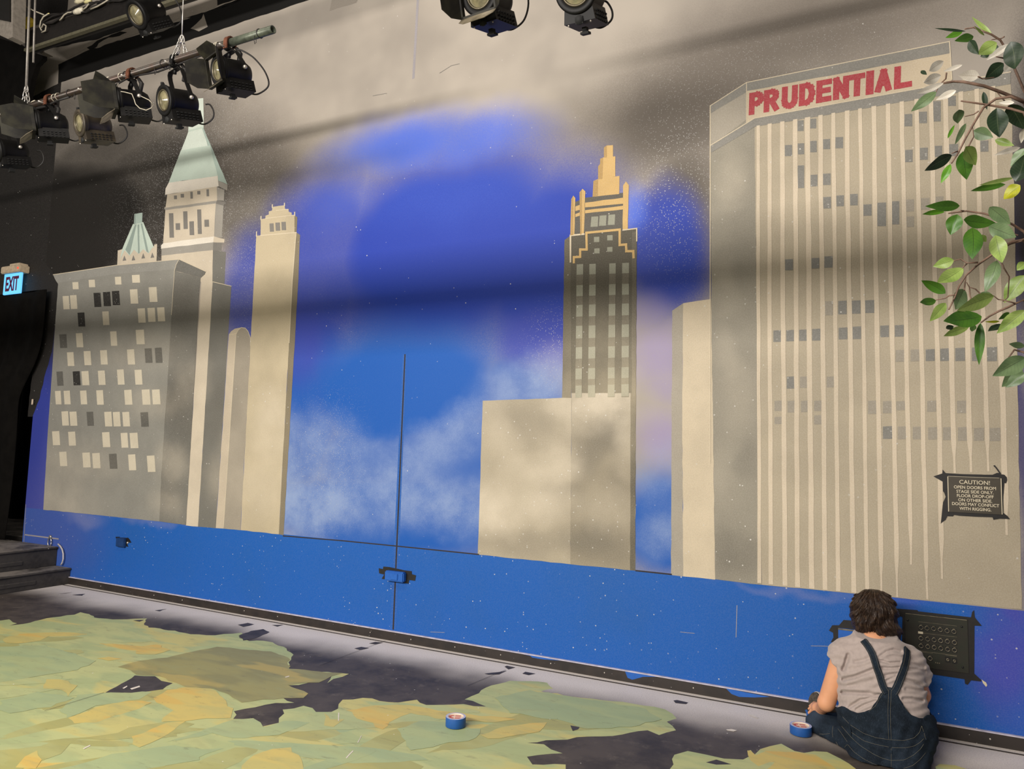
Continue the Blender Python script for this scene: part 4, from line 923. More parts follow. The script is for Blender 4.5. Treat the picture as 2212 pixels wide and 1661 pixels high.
def fixture(name, label, clamp, ctr, axis, mat, doors=False, dk=1.0, doorw=True, group=None, loop=1, rust=True, size=.84, yokeless=False, sides=(10, 8)):
    """a fresnel spotlight; clamp = point on its pipe, ctr = middle of its body, axis = where it points"""
    root = empty(name, ctr); tag(root, label, 'spotlight', group)
    a = Vector(axis).normalized(); X = a.cross(Vector((0, 0, 1))).normalized(); Zl = X.cross(a).normalized()
    R = Matrix(((X.x, -a.x, Zl.x), (X.y, -a.y, Zl.y), (X.z, -a.z, Zl.z))).to_4x4()
    T_ = Matrix.Translation(ctr) @ R @ Matrix.Diagonal((size, size*1.2, size, 1))   # local: -Y front, Z up
    Ax = T_ @ Matrix.Rotation(math.pi/2, 4, 'X')            # lathe axis z -> local -Y
    b = MB(); b.lathe([(0, -.105), (.04, -.104), (.075, -.09), (.094, -.06), (.098, -.04), (.098, .075), (.106, .078), (.108, .1), (.1, .103), (.1, .085), (.0, .084)], 40, 0, Ax)
    b.build('can', mat, root)
    b = MB(); b.lathe([(.076, .086), (.1, .088), (.113, .1), (.113, .112), (.104, .116), (.08, .113), (.076, .1)], 40, 0, Ax); b.build('front_ring', mat, root)
    b = MB(); b.lathe([(.076, .1), (.0805, .112), (.074, .118), (.07, .112)], 36, 0, Ax); b.build('lens_ring', M_LENSRIM, root)
    prof = [(0, .122)]
    for k in range(1, 8): r = .0095*k; prof += [(r, .1225-.0016*k), (r+.001, .1205-.0016*k+.0012)]
    prof += [(.073, .106), (.0, .1)]
    b = MB(); b.lathe(prof, 40, 0, Ax); b.build('lens', M_LENS, root)
    # lamp tray under the can
    b = MB(); sect = [(-.072, -.062), (.072, -.062), (.084, -.15), (-.084, -.15)]
    Tr = T_ @ Matrix(((1, 0, 0, 0), (0, 0, 1, 0), (0, 1, 0, 0), (0, 0, 0, 1)))
    b.prism(sect, -.105, .095, 0, Tr); b.build('lamp_tray', mat, root)
    b = MB()
    for i in range(6):
        for j in range(3):
            b.box((.0815+.004*j*0, -.075+.026*i, -.145+.02*j), (.0895, -.063+.026*i, -.137+.02*j), 0, T_)
    for i in range(6):
        for j in range(3): b.box((-.0895, -.075+.026*i, -.145+.02*j), (-.0815, -.063+.026*i, -.137+.02*j), 0, T_)
    v = b.build('vent_holes', M_DARK, root); v['kind'] = 'stuff'
    b = MB(); b.box((-.02, -.112, -.16), (.02, -.104, -.125), 0, T_); b.lathe([(0, .008), (.022, .006), (.024, 0)], 14, 0, T_ @ Matrix.Translation((0, -.106, -.142)) @ Matrix.Rotation(math.pi/2, 4, 'X')); b.build('tray_latch', M_DARK, root)
    for xx in (-.06, .06):
        b = MB(); b.lathe([(0, .004), (.004, .003), (.005, 0)], 8, 0, T_ @ Matrix.Translation((xx, -.106, -.158)) @ Matrix.Rotation(math.pi/2, 4, 'X')); b.build('tray_screw', M_STUD, root)
    b = MB(); b.box((-.012, -.05, -.19), (.012, -.02, -.165), 0, T_); b.box((-.022, -.055, -.2), (.022, -.015, -.188), 0, T_); b.build('focus_knob', M_DARK, root)
    b = MB(); b.box((-.012, -.108, .098), (.012, -.09, .125), 0, T_); b.lathe([(0,0),(.011,0),(.011,.012),(0,.012)], 10, 0, T_ @ Matrix.Translation((0, -.1, .122))); b.build('frame_clip', M_DARK, root)
    # yoke and clamp
    pv = Vector((0, .02, .01)); L_ = T_ @ (pv+Vector((-.116, 0, 0))); R_ = T_ @ (pv+Vector((.116, 0, 0)))
    top = Vector(clamp)-Vector((0, 0, .075)); hh = max(top.z-ctr.z, .12); up = Vector((0, 0, 1)); ux = (R_-L_).normalized()
    mid = Vector((top.x, top.y, top.z)); half = .116*size
    cTop = mid
    Lt = cTop - ux*half*.86; Rt = cTop + ux*half*.86
    pts = [L_-up*.012, L_+up*.02, L_.lerp(Lt, .8), L_.lerp(Lt, .93)+ux*.006, Lt+ux*.022, cTop, Rt-ux*.022, R_.lerp(Rt, .93)-ux*.006, R_.lerp(Rt, .8), R_+up*.02, R_-up*.012]
    # explicit flat strap
    b = MB(); n = ux.cross(up).normalized(); V_ = []; wd = .016
    for i, q in enumerate(pts):
        t = (pts[min(i+1, len(pts)-1)]-pts[max(i-1, 0)]).normalized(); o = t.cross(n).normalized()*.0028
        V_ += [q-n*wd-o, q+n*wd-o, q+n*wd+o, q-n*wd+o]
    F_ = [(3, 2, 1, 0), tuple((len(pts)-1)*4+k for k in range(4))]
    for i in range(len(pts)-1):
        for k in range(4): F_.append((i*4+k, i*4+(k+1) % 4, (i+1)*4+(k+1) % 4, (i+1)*4+k))
    b.add(V_, F_); b.build('yoke', mat, root)
    for q, s in ((L_, -1), (R_, 1)):
        b = MB(); b.lathe([(0, .02), (.011, .018), (.013, .01), (.012, 0), (0, 0)], 12, 0, Matrix.Translation(q) @ (ux*s).to_track_quat('Z', 'Y').to_matrix().to_4x4()); b.build('pivot_bolt', M_STUD, root)
    c = Vector(clamp); b = MB(); tdir = Vector((1, 0, 0))
    arc = [(c.x, c.y-.036, c.z-.055), (c.x, c.y-.036, c.z)] + [(c.x, c.y-.036*math.cos(t), c.z+.036*math.sin(t)) for t in [math.pi*k/8 for k in range(1, 8)]] + [(c.x, c.y+.036, c.z), (c.x, c.y+.036, c.z-.02)]
    b.strip(arc, (1, 0, 0), .009, .032); b.build('pipe_clamp', M_RUST if rust else M_CAN, root)
    b = MB(); b.bbox((c.x-.018, c.y-.036, c.z-.06), (c.x+.018, c.y+.03, c.z-.036), .004); b.lathe([(0,-.1),(.011,-.1),(.011,-.055),(0,-.055)], 10, 0, Matrix.Translation(c)); b.build('clamp_jaw', M_CAN, root)
    b = MB(); b.tube([(c.x, c.y-.03, c.z-.048), (c.x, c.y-.085, c.z-.048)], .006, 8); b.build('clamp_bolt', M_STUD, root)
    # tail lead
    q0 = T_ @ Vector((.02, .1, -.13)); b = MB()
    if loop == 1:
        q1 = c+Vector((.04, .02, -.04)); side = Vector((.11, .06, 0))
        P_ = [q0, q0+side*.45+Vector((0, 0, .0)), q0+side*.95+Vector((0, 0, .06)), q0.lerp(q1, .5)+side*1.15, q0.lerp(q1, .8)+side*.8, q0.lerp(q1, .95)+side*.35, q1]
    else:
        q1 = q0+Vector((.05, .02, .13)); side = Vector((.10, .05, 0))
        P_ = [q0, q0+side*.5+Vector((0, 0, -.01)), q0+side*.95+Vector((0, 0, .03)), q0+side*1.0+Vector((0, 0, .08)), q0+side*.75+Vector((0, 0, .13)), q1]
    # smooth
    S_ = []
    for i in range(len(P_)-1):
        p0, p1, p2, p3 = P_[max(i-1, 0)], P_[i], P_[i+1], P_[min(i+2, len(P_)-1)]
        for k in range(6):
            u = k/6; S_.append(.5*((2*p1)+(-p0+p2)*u+(2*p0-5*p1+4*p2-p3)*u*u+(-p0+3*p1-3*p2+p3)*u**3))
    S_.append(P_[-1]); b.tube(S_, .0055, 8); b.build('tail_lead', M_CORD, root)
    b = MB(); b.tube([c+Vector((.03, .03, -.03)), c+Vector((.06, .035, -.07)), c+Vector((.055, .03, -.15))], [.012, .016, .013], 10); b.build('plug', M_CORD, root)
    if doors:
        fr = MB()
        for lo, hi in (((-.115, -.14, .1), (.115, -.118, .115)), ((-.115, -.14, -.115), (.115, -.118, -.1)), ((-.115, -.14, -.115), (-.1, -.118, .115)), ((.1, -.14, -.115), (.115, -.118, .115))): fr.box(lo, hi, 0, T_)
        fr.build('door_frame', M_DOOR, root)
        for k, (ang, mt, ln, w1) in enumerate(((46, M_DOOR, .12, .085), (sides[0], M_DOOR, .19, .075), (40, M_DOORW if doorw else M_DOOR, .11, .07), (sides[1], M_DOOR, .19, .075))):
            Rk = Matrix.Rotation(math.radians(90*k), 4, 'Y')
            ln *= dk; Hk = T_ @ Rk @ Matrix.Translation((0, -.14, .112)) @ Matrix.Rotation(-math.radians(ang), 4, 'X')
            d_ = MB(); d_.prism([(-.112, 0), (.112, 0), (.112, -ln*.55), (w1, -ln), (-w1, -ln), (-.112, -ln*.55)], -.0012, .0012, 0, Hk); d_.build('barn_door', mt, root)
    return root
def axis_cam(tow, lx, dn): return Vector(-tow*f_ + lx*r_*-1 - dn*u_)
AL = axis_cam(.78, .62, .16); AB = axis_cam(.58, .80, .12); AC = axis_cam(.74, .66, .14)
GR = 'spotlights on the upper left pipe'
fixture('fresnel_spotlight', 'black plain fronted spotlight with glass lens, nearest the pipe end chain', pipe_pt(380), onY((390,222), PY), AL, M_CAN, rust=False, group=GR, loop=2, size=.88)
fixture('fresnel_spotlight', 'worn brown plain fronted spotlight with glass lens, second of three from the chain end', pipe_pt(193), onY((206,270), PY), AL, M_CAN2, rust=False, group=GR, loop=2)
fixture('fresnel_spotlight', 'plain fronted spotlight cut by the left edge of the photo', pipe_pt(22), onY((28,326), PY), AL, M_CAN, rust=False, group=GR, loop=2)
fixture('barn_door_spotlight', 'black spotlight with open barn doors nearest the free end of the pipe', pipe_pt(497), onY((506,158), PY), AC, M_CAN, doors=True, dk=.66, group=GR, sides=(18, 58))
fixture('barn_door_spotlight', 'barn door spotlight hanging midway along the pipe with big dark flaps', pipe_pt(286), onY((289,221), PY), AB, M_CAN, doors=True, doorw=True, group=GR, loop=2)
fixture('barn_door_spotlight', 'barn door spotlight beside the left chain, its flaps over the left corner', pipe_pt(108), onY((113,267), PY), AB, M_CAN, doors=True, group=GR, loop=2)
# short white safety lead by the middle spotlight
t = MB(); P_ = [onY(q, PY-.12) for q in ((256,180),(250,190),(257,197),(270,199),(285,203),(290,215),(293,225),(302,234),(316,238),(327,233),(331,226),(322,216),(305,208))]
t.tube(P_, .003, 6); tag(t.build('safety_lead', M_TIE), 'thin white safety wire looped from the middle barn door spotlight', 'wire')
# chains
M_CONDUIT = plain('conduit_grey', (132, 126, 118), .45, .3)
def chain_set(name, label, apex, feet, up_to, cable_r, two=False):
    root = empty(name, apex); tag(root, label, 'chain')
    def run(a, b):
        a, b = Vector(a), Vector(b); n = max(3, int((b-a).length/.040)); t = (b-a).normalized()
        for k in range(n):
            c = a.lerp(b, (k+.5)/n); hl = (b-a).length/n*.68; s1 = t.orthogonal().normalized(); s1 = (Matrix.Rotation(k*math.pi/2+.5, 4, t) @ s1)
            pts = []
            for i in range(17):
                th = 2*math.pi*i/16; pts.append(c+t*(hl*math.cos(th))+s1*(.0125*math.sin(th)))
            m = MB(); m.tube(pts, .0042, 6, cap=False); m.build('chain_link', M_STEEL, root)
    for fq in feet: run(apex, fq)
    m = MB(); m.tube([apex, up_to], cable_r, 8); m.build('hanger_cable', M_STEEL if not two else M_CONDUIT, root)
    if two:
        m = MB(); m.tube([Vector(apex)+Vector((.03, .02, .2)), Vector(up_to)+Vector((.04, .02, 0))], cable_r*.8, 8); m.build('conduit', M_CONDUIT, root)
    return root
q = pipe_pt(388); ap = onY((393, 78), PY)
chain_set('pipe_chain', 'bright zinc chain sling holding the pipe above the nearest plain spotlight', ap, [q+Vector((-.05,0,-.03)), q+Vector((.06,0,.02)), q+Vector((-.03,-.03,-.01))], onY((398,-60), PY), .004)
q = pipe_pt(55); ap = onY((57, 186), PY)
chain_set('pipe_chain', 'zinc chain sling at the left end of the pipe under twin grey conduits', ap, [q+Vector((-.05,0,0)), q+Vector((.05,0,.0))], onY((66,-60), PY), .010, two=True)
# second pipe, just above the frame, with the two lamps that hang into the picture
pz2 = pz
pipe2 = empty('lighting_pipe', (-.6, PY, pz2)); tag(pipe2, 'iron lighting pipe above the top edge carrying the two spotlights at top centre', 'pipe')
p = MB(); p.lathe([(.02, 0), (.024, 0), (.024, 3.2), (.02, 3.2), (.02, 0)], 20, 0, Matrix.Translation((-1.9, PY, pz2)) @ Matrix.Rotation(math.pi/2, 4, 'Y')); p.build('pipe_tube', M_PIPE, pipe2)
for xx in (-1.75, 1.0):
    p = MB(); p.tube([(xx, PY, pz2+.02), (xx, PY, 8.2)], .004, 6); p.build('hanger_cable', M_STEEL, pipe2)
AT = axis_cam(.82, .48, .22); AT2 = axis_cam(.86, .40, .28)
def on_top(px, py):
    c = onY((px, py), PY); return c, Vector((c.x, PY, pz2))
c, k = on_top(1062, -2); fixture('barn_door_spotlight', 'barn door spotlight cut by the top edge, left of the two at top centre', k, c, AT, M_CAN, doors=True, dk=.62, sides=(16, 50), size=.95)
c, k = on_top(1262, -12); fixture('fresnel_spotlight', 'plain spotlight with round lens, right of the two cut by the top edge', k, c, AT2, M_CAN, rust=False, loop=2, size=.95)
# ceiling, added shadow beam, cable tray, boxes up at the left
cb = MB(); cb.quad((-14, -3, ZT), (3.5, -3, ZT), (3.5, D, ZT), (-14, D, ZT)); o = cb.build('ceiling', plain('ceiling_black', (20, 19, 18), .9)); o['kind'] = 'structure'
M_ADDED_SHADE = plain('added_shade_black', (26, 24, 22), .6)
bm_ = MB(); bm_.bbox((-8.0, SHADOW_BEAM[0]-.05, SHADOW_BEAM[1]-SHADOW_BEAM[2]/2), (.25, SHADOW_BEAM[0]+.05, SHADOW_BEAM[1]+SHADOW_BEAM[2]/2), .004); o = bm_.build('shadow_beam_1', M_ADDED_SHADE); o['kind'] = 'structure'  # unseen beam added above the camera for its shadow on the wall
ZT_ = 5.5
a = onZ((75, 106), ZT_); b_ = onZ((300, 31), ZT_); dv = (b_-a).normalized(); nn = Vector((dv.y, -dv.x, 0)); 
if nn.y > 0: nn = -nn
a2 = a-dv*.15; b2 = b_+dv*3.0
tray = empty('cable_tray', a); tag(tray, 'black overhead cable tray with a pale lower edge at the top left', 'cable tray')
def slab(pa, pb, n0, n1, z0, z1, name, mt, parent):
    m = MB(); V_ = [pa+nn*n0, pb+nn*n0, pb+nn*n1, pa+nn*n1]; m.add([(v.x, v.y, z0) for v in V_]+[(v.x, v.y, z1) for v in V_], [(0,3,2,1),(4,5,6,7),(0,1,5,4),(1,2,6,5),(2,3,7,6),(3,0,4,7)]); return m.build(name, mt, parent)
slab(a2, b2, -.02, .02, ZT_, ZT_+.03, 'pale_lower_edge', plain('tray_edge', (92, 88, 70), .6), tray)
slab(a2, b2, -.02, .012, ZT_+.03, ZT_+.20, 'side_wall', plain('tray_black', (34, 31, 29), .5, .2), tray)
slab(a2, b2, -.07, -.02, ZT_+.01, ZT_+.03, 'tray_floor', plain('tray_black_floor', (24, 22, 21), .6), tray)
slab(a2, b2, -.02, .03, ZT_+.20, ZT_+.23, 'top_rail', plain('tray_rail', (70, 66, 62), .5, .3), tray)
# cable run and connectors lying on the tray
def on_tray(q, off):
    d = Vector(ray(q)); o = Vector(CAM); p0 = a2+nn*off
    k = (p0-o).dot(nn)/d.dot(nn); return o+d*k
OUT = -.045 if (Vector(CAM)-a2).dot(nn) < 0 else .045
for px, py, col, nm, sz in ((170,24,(226,218,196),'cream',.05),(172,2,(222,212,180),'upper cream',.045),(190,3,(214,204,150),'pale yellow',.035),(104,30,(230,216,140),'tiny yellow',.014)):
    c = on_tray((px, py), OUT); m = MB(); m.tube([c-dv*sz*1.3, c-dv*sz*.4, c+dv*sz*.4, c+dv*sz*1.3], [sz*.4, sz*.55, sz*.55, sz*.4], 10)
    cc = m.build('cable_connector', plain('connector_'+nm.replace(' ', '_'), col, .45), tray); cc['label'] = nm+' cable connector'
for (x0_, y0_, L_) in ((155,26,((0,0),(-8,1),(-16,6),(-22,14),(-26,18))),(104,30,((0,0),(-10,6),(-16,16),(-18,28),(-14,36))),(178,22,((0,0),(8,-6),(14,-14))),(196,20,((0,0),(14,-6),(28,-14),(40,-22))),(95,32,((0,0),(-20,-8),(-40,-18),(-70,-22))),(90,60,((0,0),(4,-8),(10,-4),(8,6),(0,10)))):
    m = MB(); m.tube([on_tray((x0_+u, y0_+v), OUT*1.1+.006*math.sin(i)) for i, (u, v) in enumerate(L_)], .007, 6); m.build('jumper_wire', M_TIE, tray)
for k in range(3):
    m = MB(); m.tube([on_tray((90+24*i, 52-7.6*i+5*math.sin(i*1.9+k*2)-6*k), OUT*.9) for i in range(9)], .010, 6); m.build('power_cable', M_CORD, tray)
fixture('flood_lamp', 'round faced lamp hanging under the overhead tray at top left', onY((330,-40), 3.75), onY((322,26), 3.75), axis_cam(.72, .45, .55), M_CAN, rust=False, size=1.0, loop=1)
M_GREY = plain('duct_grey', (140, 132, 122), .7); M_GREY2 = plain('duct_shadow_grey', (100, 94, 88), .7)
def pbox(name, label, cat, pts, Y, dpt, mt):
    P_ = [onY(q, Y) for q in pts]; n = len(P_); m = MB()
    m.add([tuple(v) for v in P_]+[(v.x, v.y+dpt, v.z) for v in P_], [tuple(range(n)), tuple(reversed(range(n, 2*n)))]+[(i, n+i, n+(i+1) % n, (i+1) % n) for i in range(n)])
    return tag(m.build(name, mt), label, cat)
pbox('air_duct', 'grey duct end with a lighter edge in the top left corner', 'duct', [(-60,-60),(31,-60),(27,80),(17,84),(-60,48)], 3.9, .12, M_GREY)
YD = pbox('air_duct', 'grey duct panel under the overhead tray behind the twin conduits', 'duct', [(34,55),(62,68),(76,104),(94,112),(90,116),(60,106),(32,84)], 4.3, .1, M_GREY2)
c = onY((60, 51), 4.25); m = MB(); m.lathe([(0,-.07),(.05,-.065),(.06,0),(.045,.06),(0,.07)], 14, 0, Matrix.Translation(c) @ Matrix.Rotation(1.2, 4, 'Y'))
yc = m.build('yellow_cap', plain('yellow_rubber', (226, 196, 24), .4), YD); yc['label'] = 'bright yellow cap'
pbox('dark_recess_sheet', 'flat dark sheet standing in for a dark recess at the extreme top left', 'panel', [(-60,-60),(20,-60),(20,46),(-60,30)], 3.88, .015, M_ADDED_SHADE)  # thin dark sheet stands in for the darkness of a recess
pbox('black_drape', 'black drape hanging at the upper left behind the pipe and conduits', 'drape', [(-80,60),(30,92),(60,107),(92,118),(92,126),(78,140),(68,170),(60,215),(40,235),(-80,275)], 4.5, .05, M_CLOTH)
# ================================================================== THE SEATED PERSON
class Field:
    """signed distance grid with soft unions, meshed by surface nets"""
    def __init__(s, lo, hi, h):
        s.lo = np.array(lo, np.float32); s.h = h; s.n = [int((hi[i]-lo[i])/h)+1 for i in range(3)]
        s.g = np.full(s.n, .3, np.float32)
        s.ax = [s.lo[i]+h*np.arange(s.n[i], dtype=np.float32) for i in range(3)]
    def sub(s, lo, hi):
        a = [max(0, int((lo[i]-s.lo[i])/s.h)) for i in range(3)]; b = [min(s.n[i], int((hi[i]-s.lo[i])/s.h)+2) for i in range(3)]
        sl = tuple(slice(a[i], max(a[i], b[i])) for i in range(3))
        return sl, s.ax[0][sl[0]][:, None, None], s.ax[1][sl[1]][None, :, None], s.ax[2][sl[2]][None, None, :]
    def prim(s, f, lo, hi, k):
        m = .07
        sl, x, y, z = s.sub([v-m for v in lo], [v+m for v in hi])
        d = f(x, y, z); g = s.g[sl]
        if g.size == 0: return
        if k > 0:
            h = np.clip(.5+.5*(g-d)/k, 0, 1); s.g[sl] = g*(1-h)+d*h-k*h*(1-h)
        else: s.g[sl] = np.minimum(g, d)
    def cap(s, a, b, ra, rb, k=.02, sy=1.0):
        f = cap_f(a, b, ra, rb, sy); r = max(ra, rb)
        lo = [min(a[i], b[i])-r for i in range(3)]; hi = [max(a[i], b[i])+r for i in range(3)]
        s.prim(f, lo, hi, k)
    def ell(s, c, r, k=.02, R=None):
        m = max(r); s.prim(ell_f(c, r, R), [c[i]-m for i in range(3)], [c[i]+m for i in range(3)], k)
    def full(s): return s.ax[0][:, None, None], s.ax[1][None, :, None], s.ax[2][None, None, :]
    def mesh(s):
        g = s.g; neg = g < 0; nx, ny, nz = g.shape
        c = neg[:-1,:-1,:-1].astype(np.int8)
        for dx in (0,1):
            for dy in (0,1):
                for dz in (0,1):
                    if dx+dy+dz: c = c+neg[dx:nx-1+dx, dy:ny-1+dy, dz:nz-1+dz]
        act = (c > 0) & (c < 8); idx = np.full(act.shape, -1, np.int64); I = np.argwhere(act); idx[act] = np.arange(len(I))
        acc = np.zeros((len(I), 3)); cnt = np.zeros(len(I))
        corners = [(a,b,d) for a in (0,1) for b in (0,1) for d in (0,1)]
        for A in corners:
            for ax in range(3):
                if A[ax] == 0:
                    Bc = list(A); Bc[ax] = 1
                    va = g[I[:,0]+A[0], I[:,1]+A[1], I[:,2]+A[2]]; vb = g[I[:,0]+Bc[0], I[:,1]+Bc[1], I[:,2]+Bc[2]]
                    m = (va < 0) != (vb < 0); t = np.where(m, va/np.where(m, va-vb, 1), 0)
                    p = np.array(A, float)[None, :]+np.eye(3)[ax][None, :]*t[:, None]
                    acc[m] += p[m]; cnt[m] += 1
        V_ = (I+acc/cnt[:, None])*s.h+s.lo
        F_ = []
        for ax in range(3):
            o = [0,0,0]; o[ax] = 1
            A = neg[:nx-o[0], :ny-o[1], :nz-o[2]]; Bq = neg[o[0]:, o[1]:, o[2]:]
            E_ = np.argwhere(A != Bq); u, v = (ax+1) % 3, (ax+2) % 3
            ok = (E_[:,u] > 0) & (E_[:,v] > 0) & (E_[:,u] < g.shape[u]-1) & (E_[:,v] < g.shape[v]-1); E_ = E_[ok]
            fl_ = A[E_[:,0], E_[:,1], E_[:,2]]
            q = []
            for du, dv in ((1,1),(0,1),(0,0),(1,0)):
                e2 = E_.copy(); e2[:,u] -= du; e2[:,v] -= dv; q.append(idx[e2[:,0], e2[:,1], e2[:,2]])
            q = np.stack(q, 1); q[~fl_] = q[~fl_][:, ::-1]; F_.append(q)
        return V_, np.concatenate(F_)
    def build(s, name, mat, parent, smooth=0):
        V_, F_ = s.mesh(); me = bpy.data.meshes.new(name); off = np.array(parent.location) if parent is not None else 0
        me.from_pydata((V_-off).tolist(), [], F_.tolist()); me.materials.append(mat); me.polygons.foreach_set('use_smooth', [True]*len(F_)); me.update()
        o = bpy.data.objects.new(name, me); COL.objects.link(o)
        if parent is not None: o.parent = parent
        if smooth: md = o.modifiers.new('sm', 'SMOOTH'); md.iterations = smooth; md.factor = .5
        return o
def cap_f(a, b, ra, rb, sy=1.0):
    a = np.array(a, np.float32); b = np.array(b, np.float32)
    def f(x, y, z):
        k = np.array((1, 1/sy, 1), np.float32); A, B_ = a*k, b*k; d = B_-A; L2 = float(d@d)+1e-9
        px, py, pz_ = x-A[0], y/sy-A[1], z-A[2]
        t = np.clip((px*d[0]+py*d[1]+pz_*d[2])/L2, 0, 1)
        q = np.sqrt((px-t*d[0])**2+(py-t*d[1])**2+(pz_-t*d[2])**2)
        return ((q-(ra+(rb-ra)*t))*(1 if sy == 1 else .85)).astype(np.float32)
    return f
def ell_f(c, r, R=None):
    M3 = np.eye(3) if R is None else np.array(R.to_3x3().inverted())
    def f(x, y, z):
        X_, Y_, Z_ = x-c[0], y-c[1], z-c[2]
        u = (M3[0,0]*X_+M3[0,1]*Y_+M3[0,2]*Z_)/r[0]; v = (M3[1,0]*X_+M3[1,1]*Y_+M3[1,2]*Z_)/r[1]; w = (M3[2,0]*X_+M3[2,1]*Y_+M3[2,2]*Z_)/r[2]
        q = np.sqrt(u*u+v*v+w*w); g2 = np.sqrt((u/r[0])**2+(v/r[1])**2+(w/r[2])**2)+1e-6
        return (q*(q-1)/g2).astype(np.float32)
    return f
T3 = lambda v: (v[0], v[1], v[2])
def at(x, y, Y): return T3(onY((x, y), Y))
J = dict(pel=at(1918,1622,4.38), wai=at(1908,1545,4.37), che=at(1900,1470,4.405), upc=at(1892,1422,4.425), neck=at(1888,1384,4.44), nk2=at(1890,1352,4.475), head=at(1890,1322,4.50),
  shL=at(1822,1413,4.42), elL=at(1785,1518,4.40), wrL=at(1774,1532,4.535), shR=at(1964,1428,4.46), elR=at(1990,1500,4.56), wrR=at(1984,1542,4.66),
  hpL=at(1875,1618,4.38), knL=at(1771,1567,4.54), anL=at(1850,1578,4.69), hpR=at(1952,1622,4.40), knR=at(1976,1568,4.58), anR=at(1800,1560,4.685))
J['pel'] = (J['pel'][0], J['pel'][1], max(J['pel'][2], .14))
print({k: tuple(round(c, 3) for c in v) for k, v in J.items()})
def torso(F, e=0.0, legs=False):
    F.cap(J['wai'], J['che'], .184+e, .184+e, .03, .74); F.cap(J['che'], J['upc'], .182+e, .145+e, .04, .72); F.cap(J['pel'], J['wai'], .195+e, .186+e, .04, .74)
    F.cap(J['shL'], J['shR'], .058+e, .056+e, .05)
    F.cap(J['upc'], J['neck'], .095+e, .060+e, .05)
def arm(F, s, e=0.0, full=True):
    F.cap(J['sh'+s], J['el'+s], .056+e, .044+e, .02)
    if full: F.cap(J['el'+s], J['wr'+s], .043+e, .027+e, .012)
def legs(F, e=0.0):
    for s, o in (('L', 'anL'), ('R', 'anR')):
        F.cap(J['hp'+s], J['kn'+s], .112+e, .060+e, .03); F.cap(J['kn'+s], J[o], .056+e, .038+e, .02)
person = empty('person', (J['pel'][0], J['pel'][1], 0.0)); tag(person, 'person sitting cross legged on the floor facing the wall in grey shirt and denim overalls', 'person')
LO, HI = (-.62, 3.98, -.02), (.50, 4.80, 1.06)
SK = plain('skin', (216, 156, 118), .5, var=.04, scale=14, spec=.35)
Bd = Field(LO, HI, .0042)
torso(Bd, -.016); arm(Bd, 'L'); arm(Bd, 'R'); legs(Bd)
Bd.cap(J['neck'], J['nk2'], .052, .050, .02)
hd = Vector(J['head']); face = Vector((-.42, .80, -.42)).normalized(); sdx = face.cross(Vector((0, 0, 1))).normalized(); hup = sdx.cross(face).normalized()
HR = Matrix((sdx, face, hup)).transposed()
def hp(x, y, z): return T3(hd+sdx*x+face*y+hup*z)
Bd.ell(T3(hd), (.076, .095, .098), .02, HR); Bd.ell(hp(0, .035, -.055), (.055, .062, .065), .03, HR)
Bd.cap(hp(0, .094, .0), hp(0, .112, -.028), .008, .012, .012)                       # nose
for sx_ in (-1, 1):
    Bd.ell(hp(sx_*.030, .084, .012), (.014, .010, .010), .008, HR)                  # eyes
    Bd.ell(hp(sx_*.079, -.005, -.01), (.008, .018, .030), .006, HR)                 # ears
Bd.ell(hp(0, .092, -.058), (.023, .008, .006), .006, HR); Bd.ell(hp(0, .09, -.066), (.019, .009, .007), .005, HR); Bd.ell(hp(0, .085, -.092), (.022, .018, .018), .02, HR)
# hands: palm, four bent fingers, thumb
def hand(F, wrist, palm, knuck, tips, thumb):
    F.cap(wrist, palm, .025, .027, .01); F.cap(palm, knuck[1], .024, .016, .01); F.cap(palm, knuck[2], .024, .016, .01); F.cap(palm, knuck[3], .022, .014, .01); F.cap(palm, knuck[0], .024, .015, .01)
    for kn, tp, r in zip(knuck, tips, (.0085, .009, .0085, .0075)):
        kn, tp = Vector(kn), Vector(tp); mid = kn.lerp(tp, .5)+Vector((0, 0, .008)); F.cap(kn, mid, r*1.1, r, .004); F.cap(mid, tp, r, r*.85, .003)
    b, m_, t = [Vector(v) for v in thumb]; F.cap(b, m_, .012, .0105, .006); F.cap(m_, t, .0105, .0085, .003)
hand(Bd, J['wrL'], at(1765,1529,4.575), [at(1760,1533,4.585), at(1759,1528.5,4.600), at(1760,1524,4.612), at(1763,1521,4.62)],
     [at(1747,1540,4.600), at(1747.5,1531,4.618), at(1749.5,1525,4.632), at(1754,1521,4.64)], [at(1766,1536,4.56), at(1757,1541,4.565), at(1748,1547,4.58)])
w = Vector(J['wrR']); hand(Bd, J['wrR'], T3(w+Vector((-.03, .045, -.01))), [T3(w+Vector((-.05+.018*i, .075, -.015))) for i in range(4)], [T3(w+Vector((-.075+.02*i, .115, -.05))) for i in range(4)], [T3(w+Vector((-.05, .04, -.02))), T3(w+Vector((-.075, .05, -.03))), T3(w+Vector((-.09, .065, -.045)))])
X_, Y_, Z_ = Bd.full(); Bd.g = np.maximum(Bd.g, -(Z_-.004))
Bd.build('body', SK, person, 2)
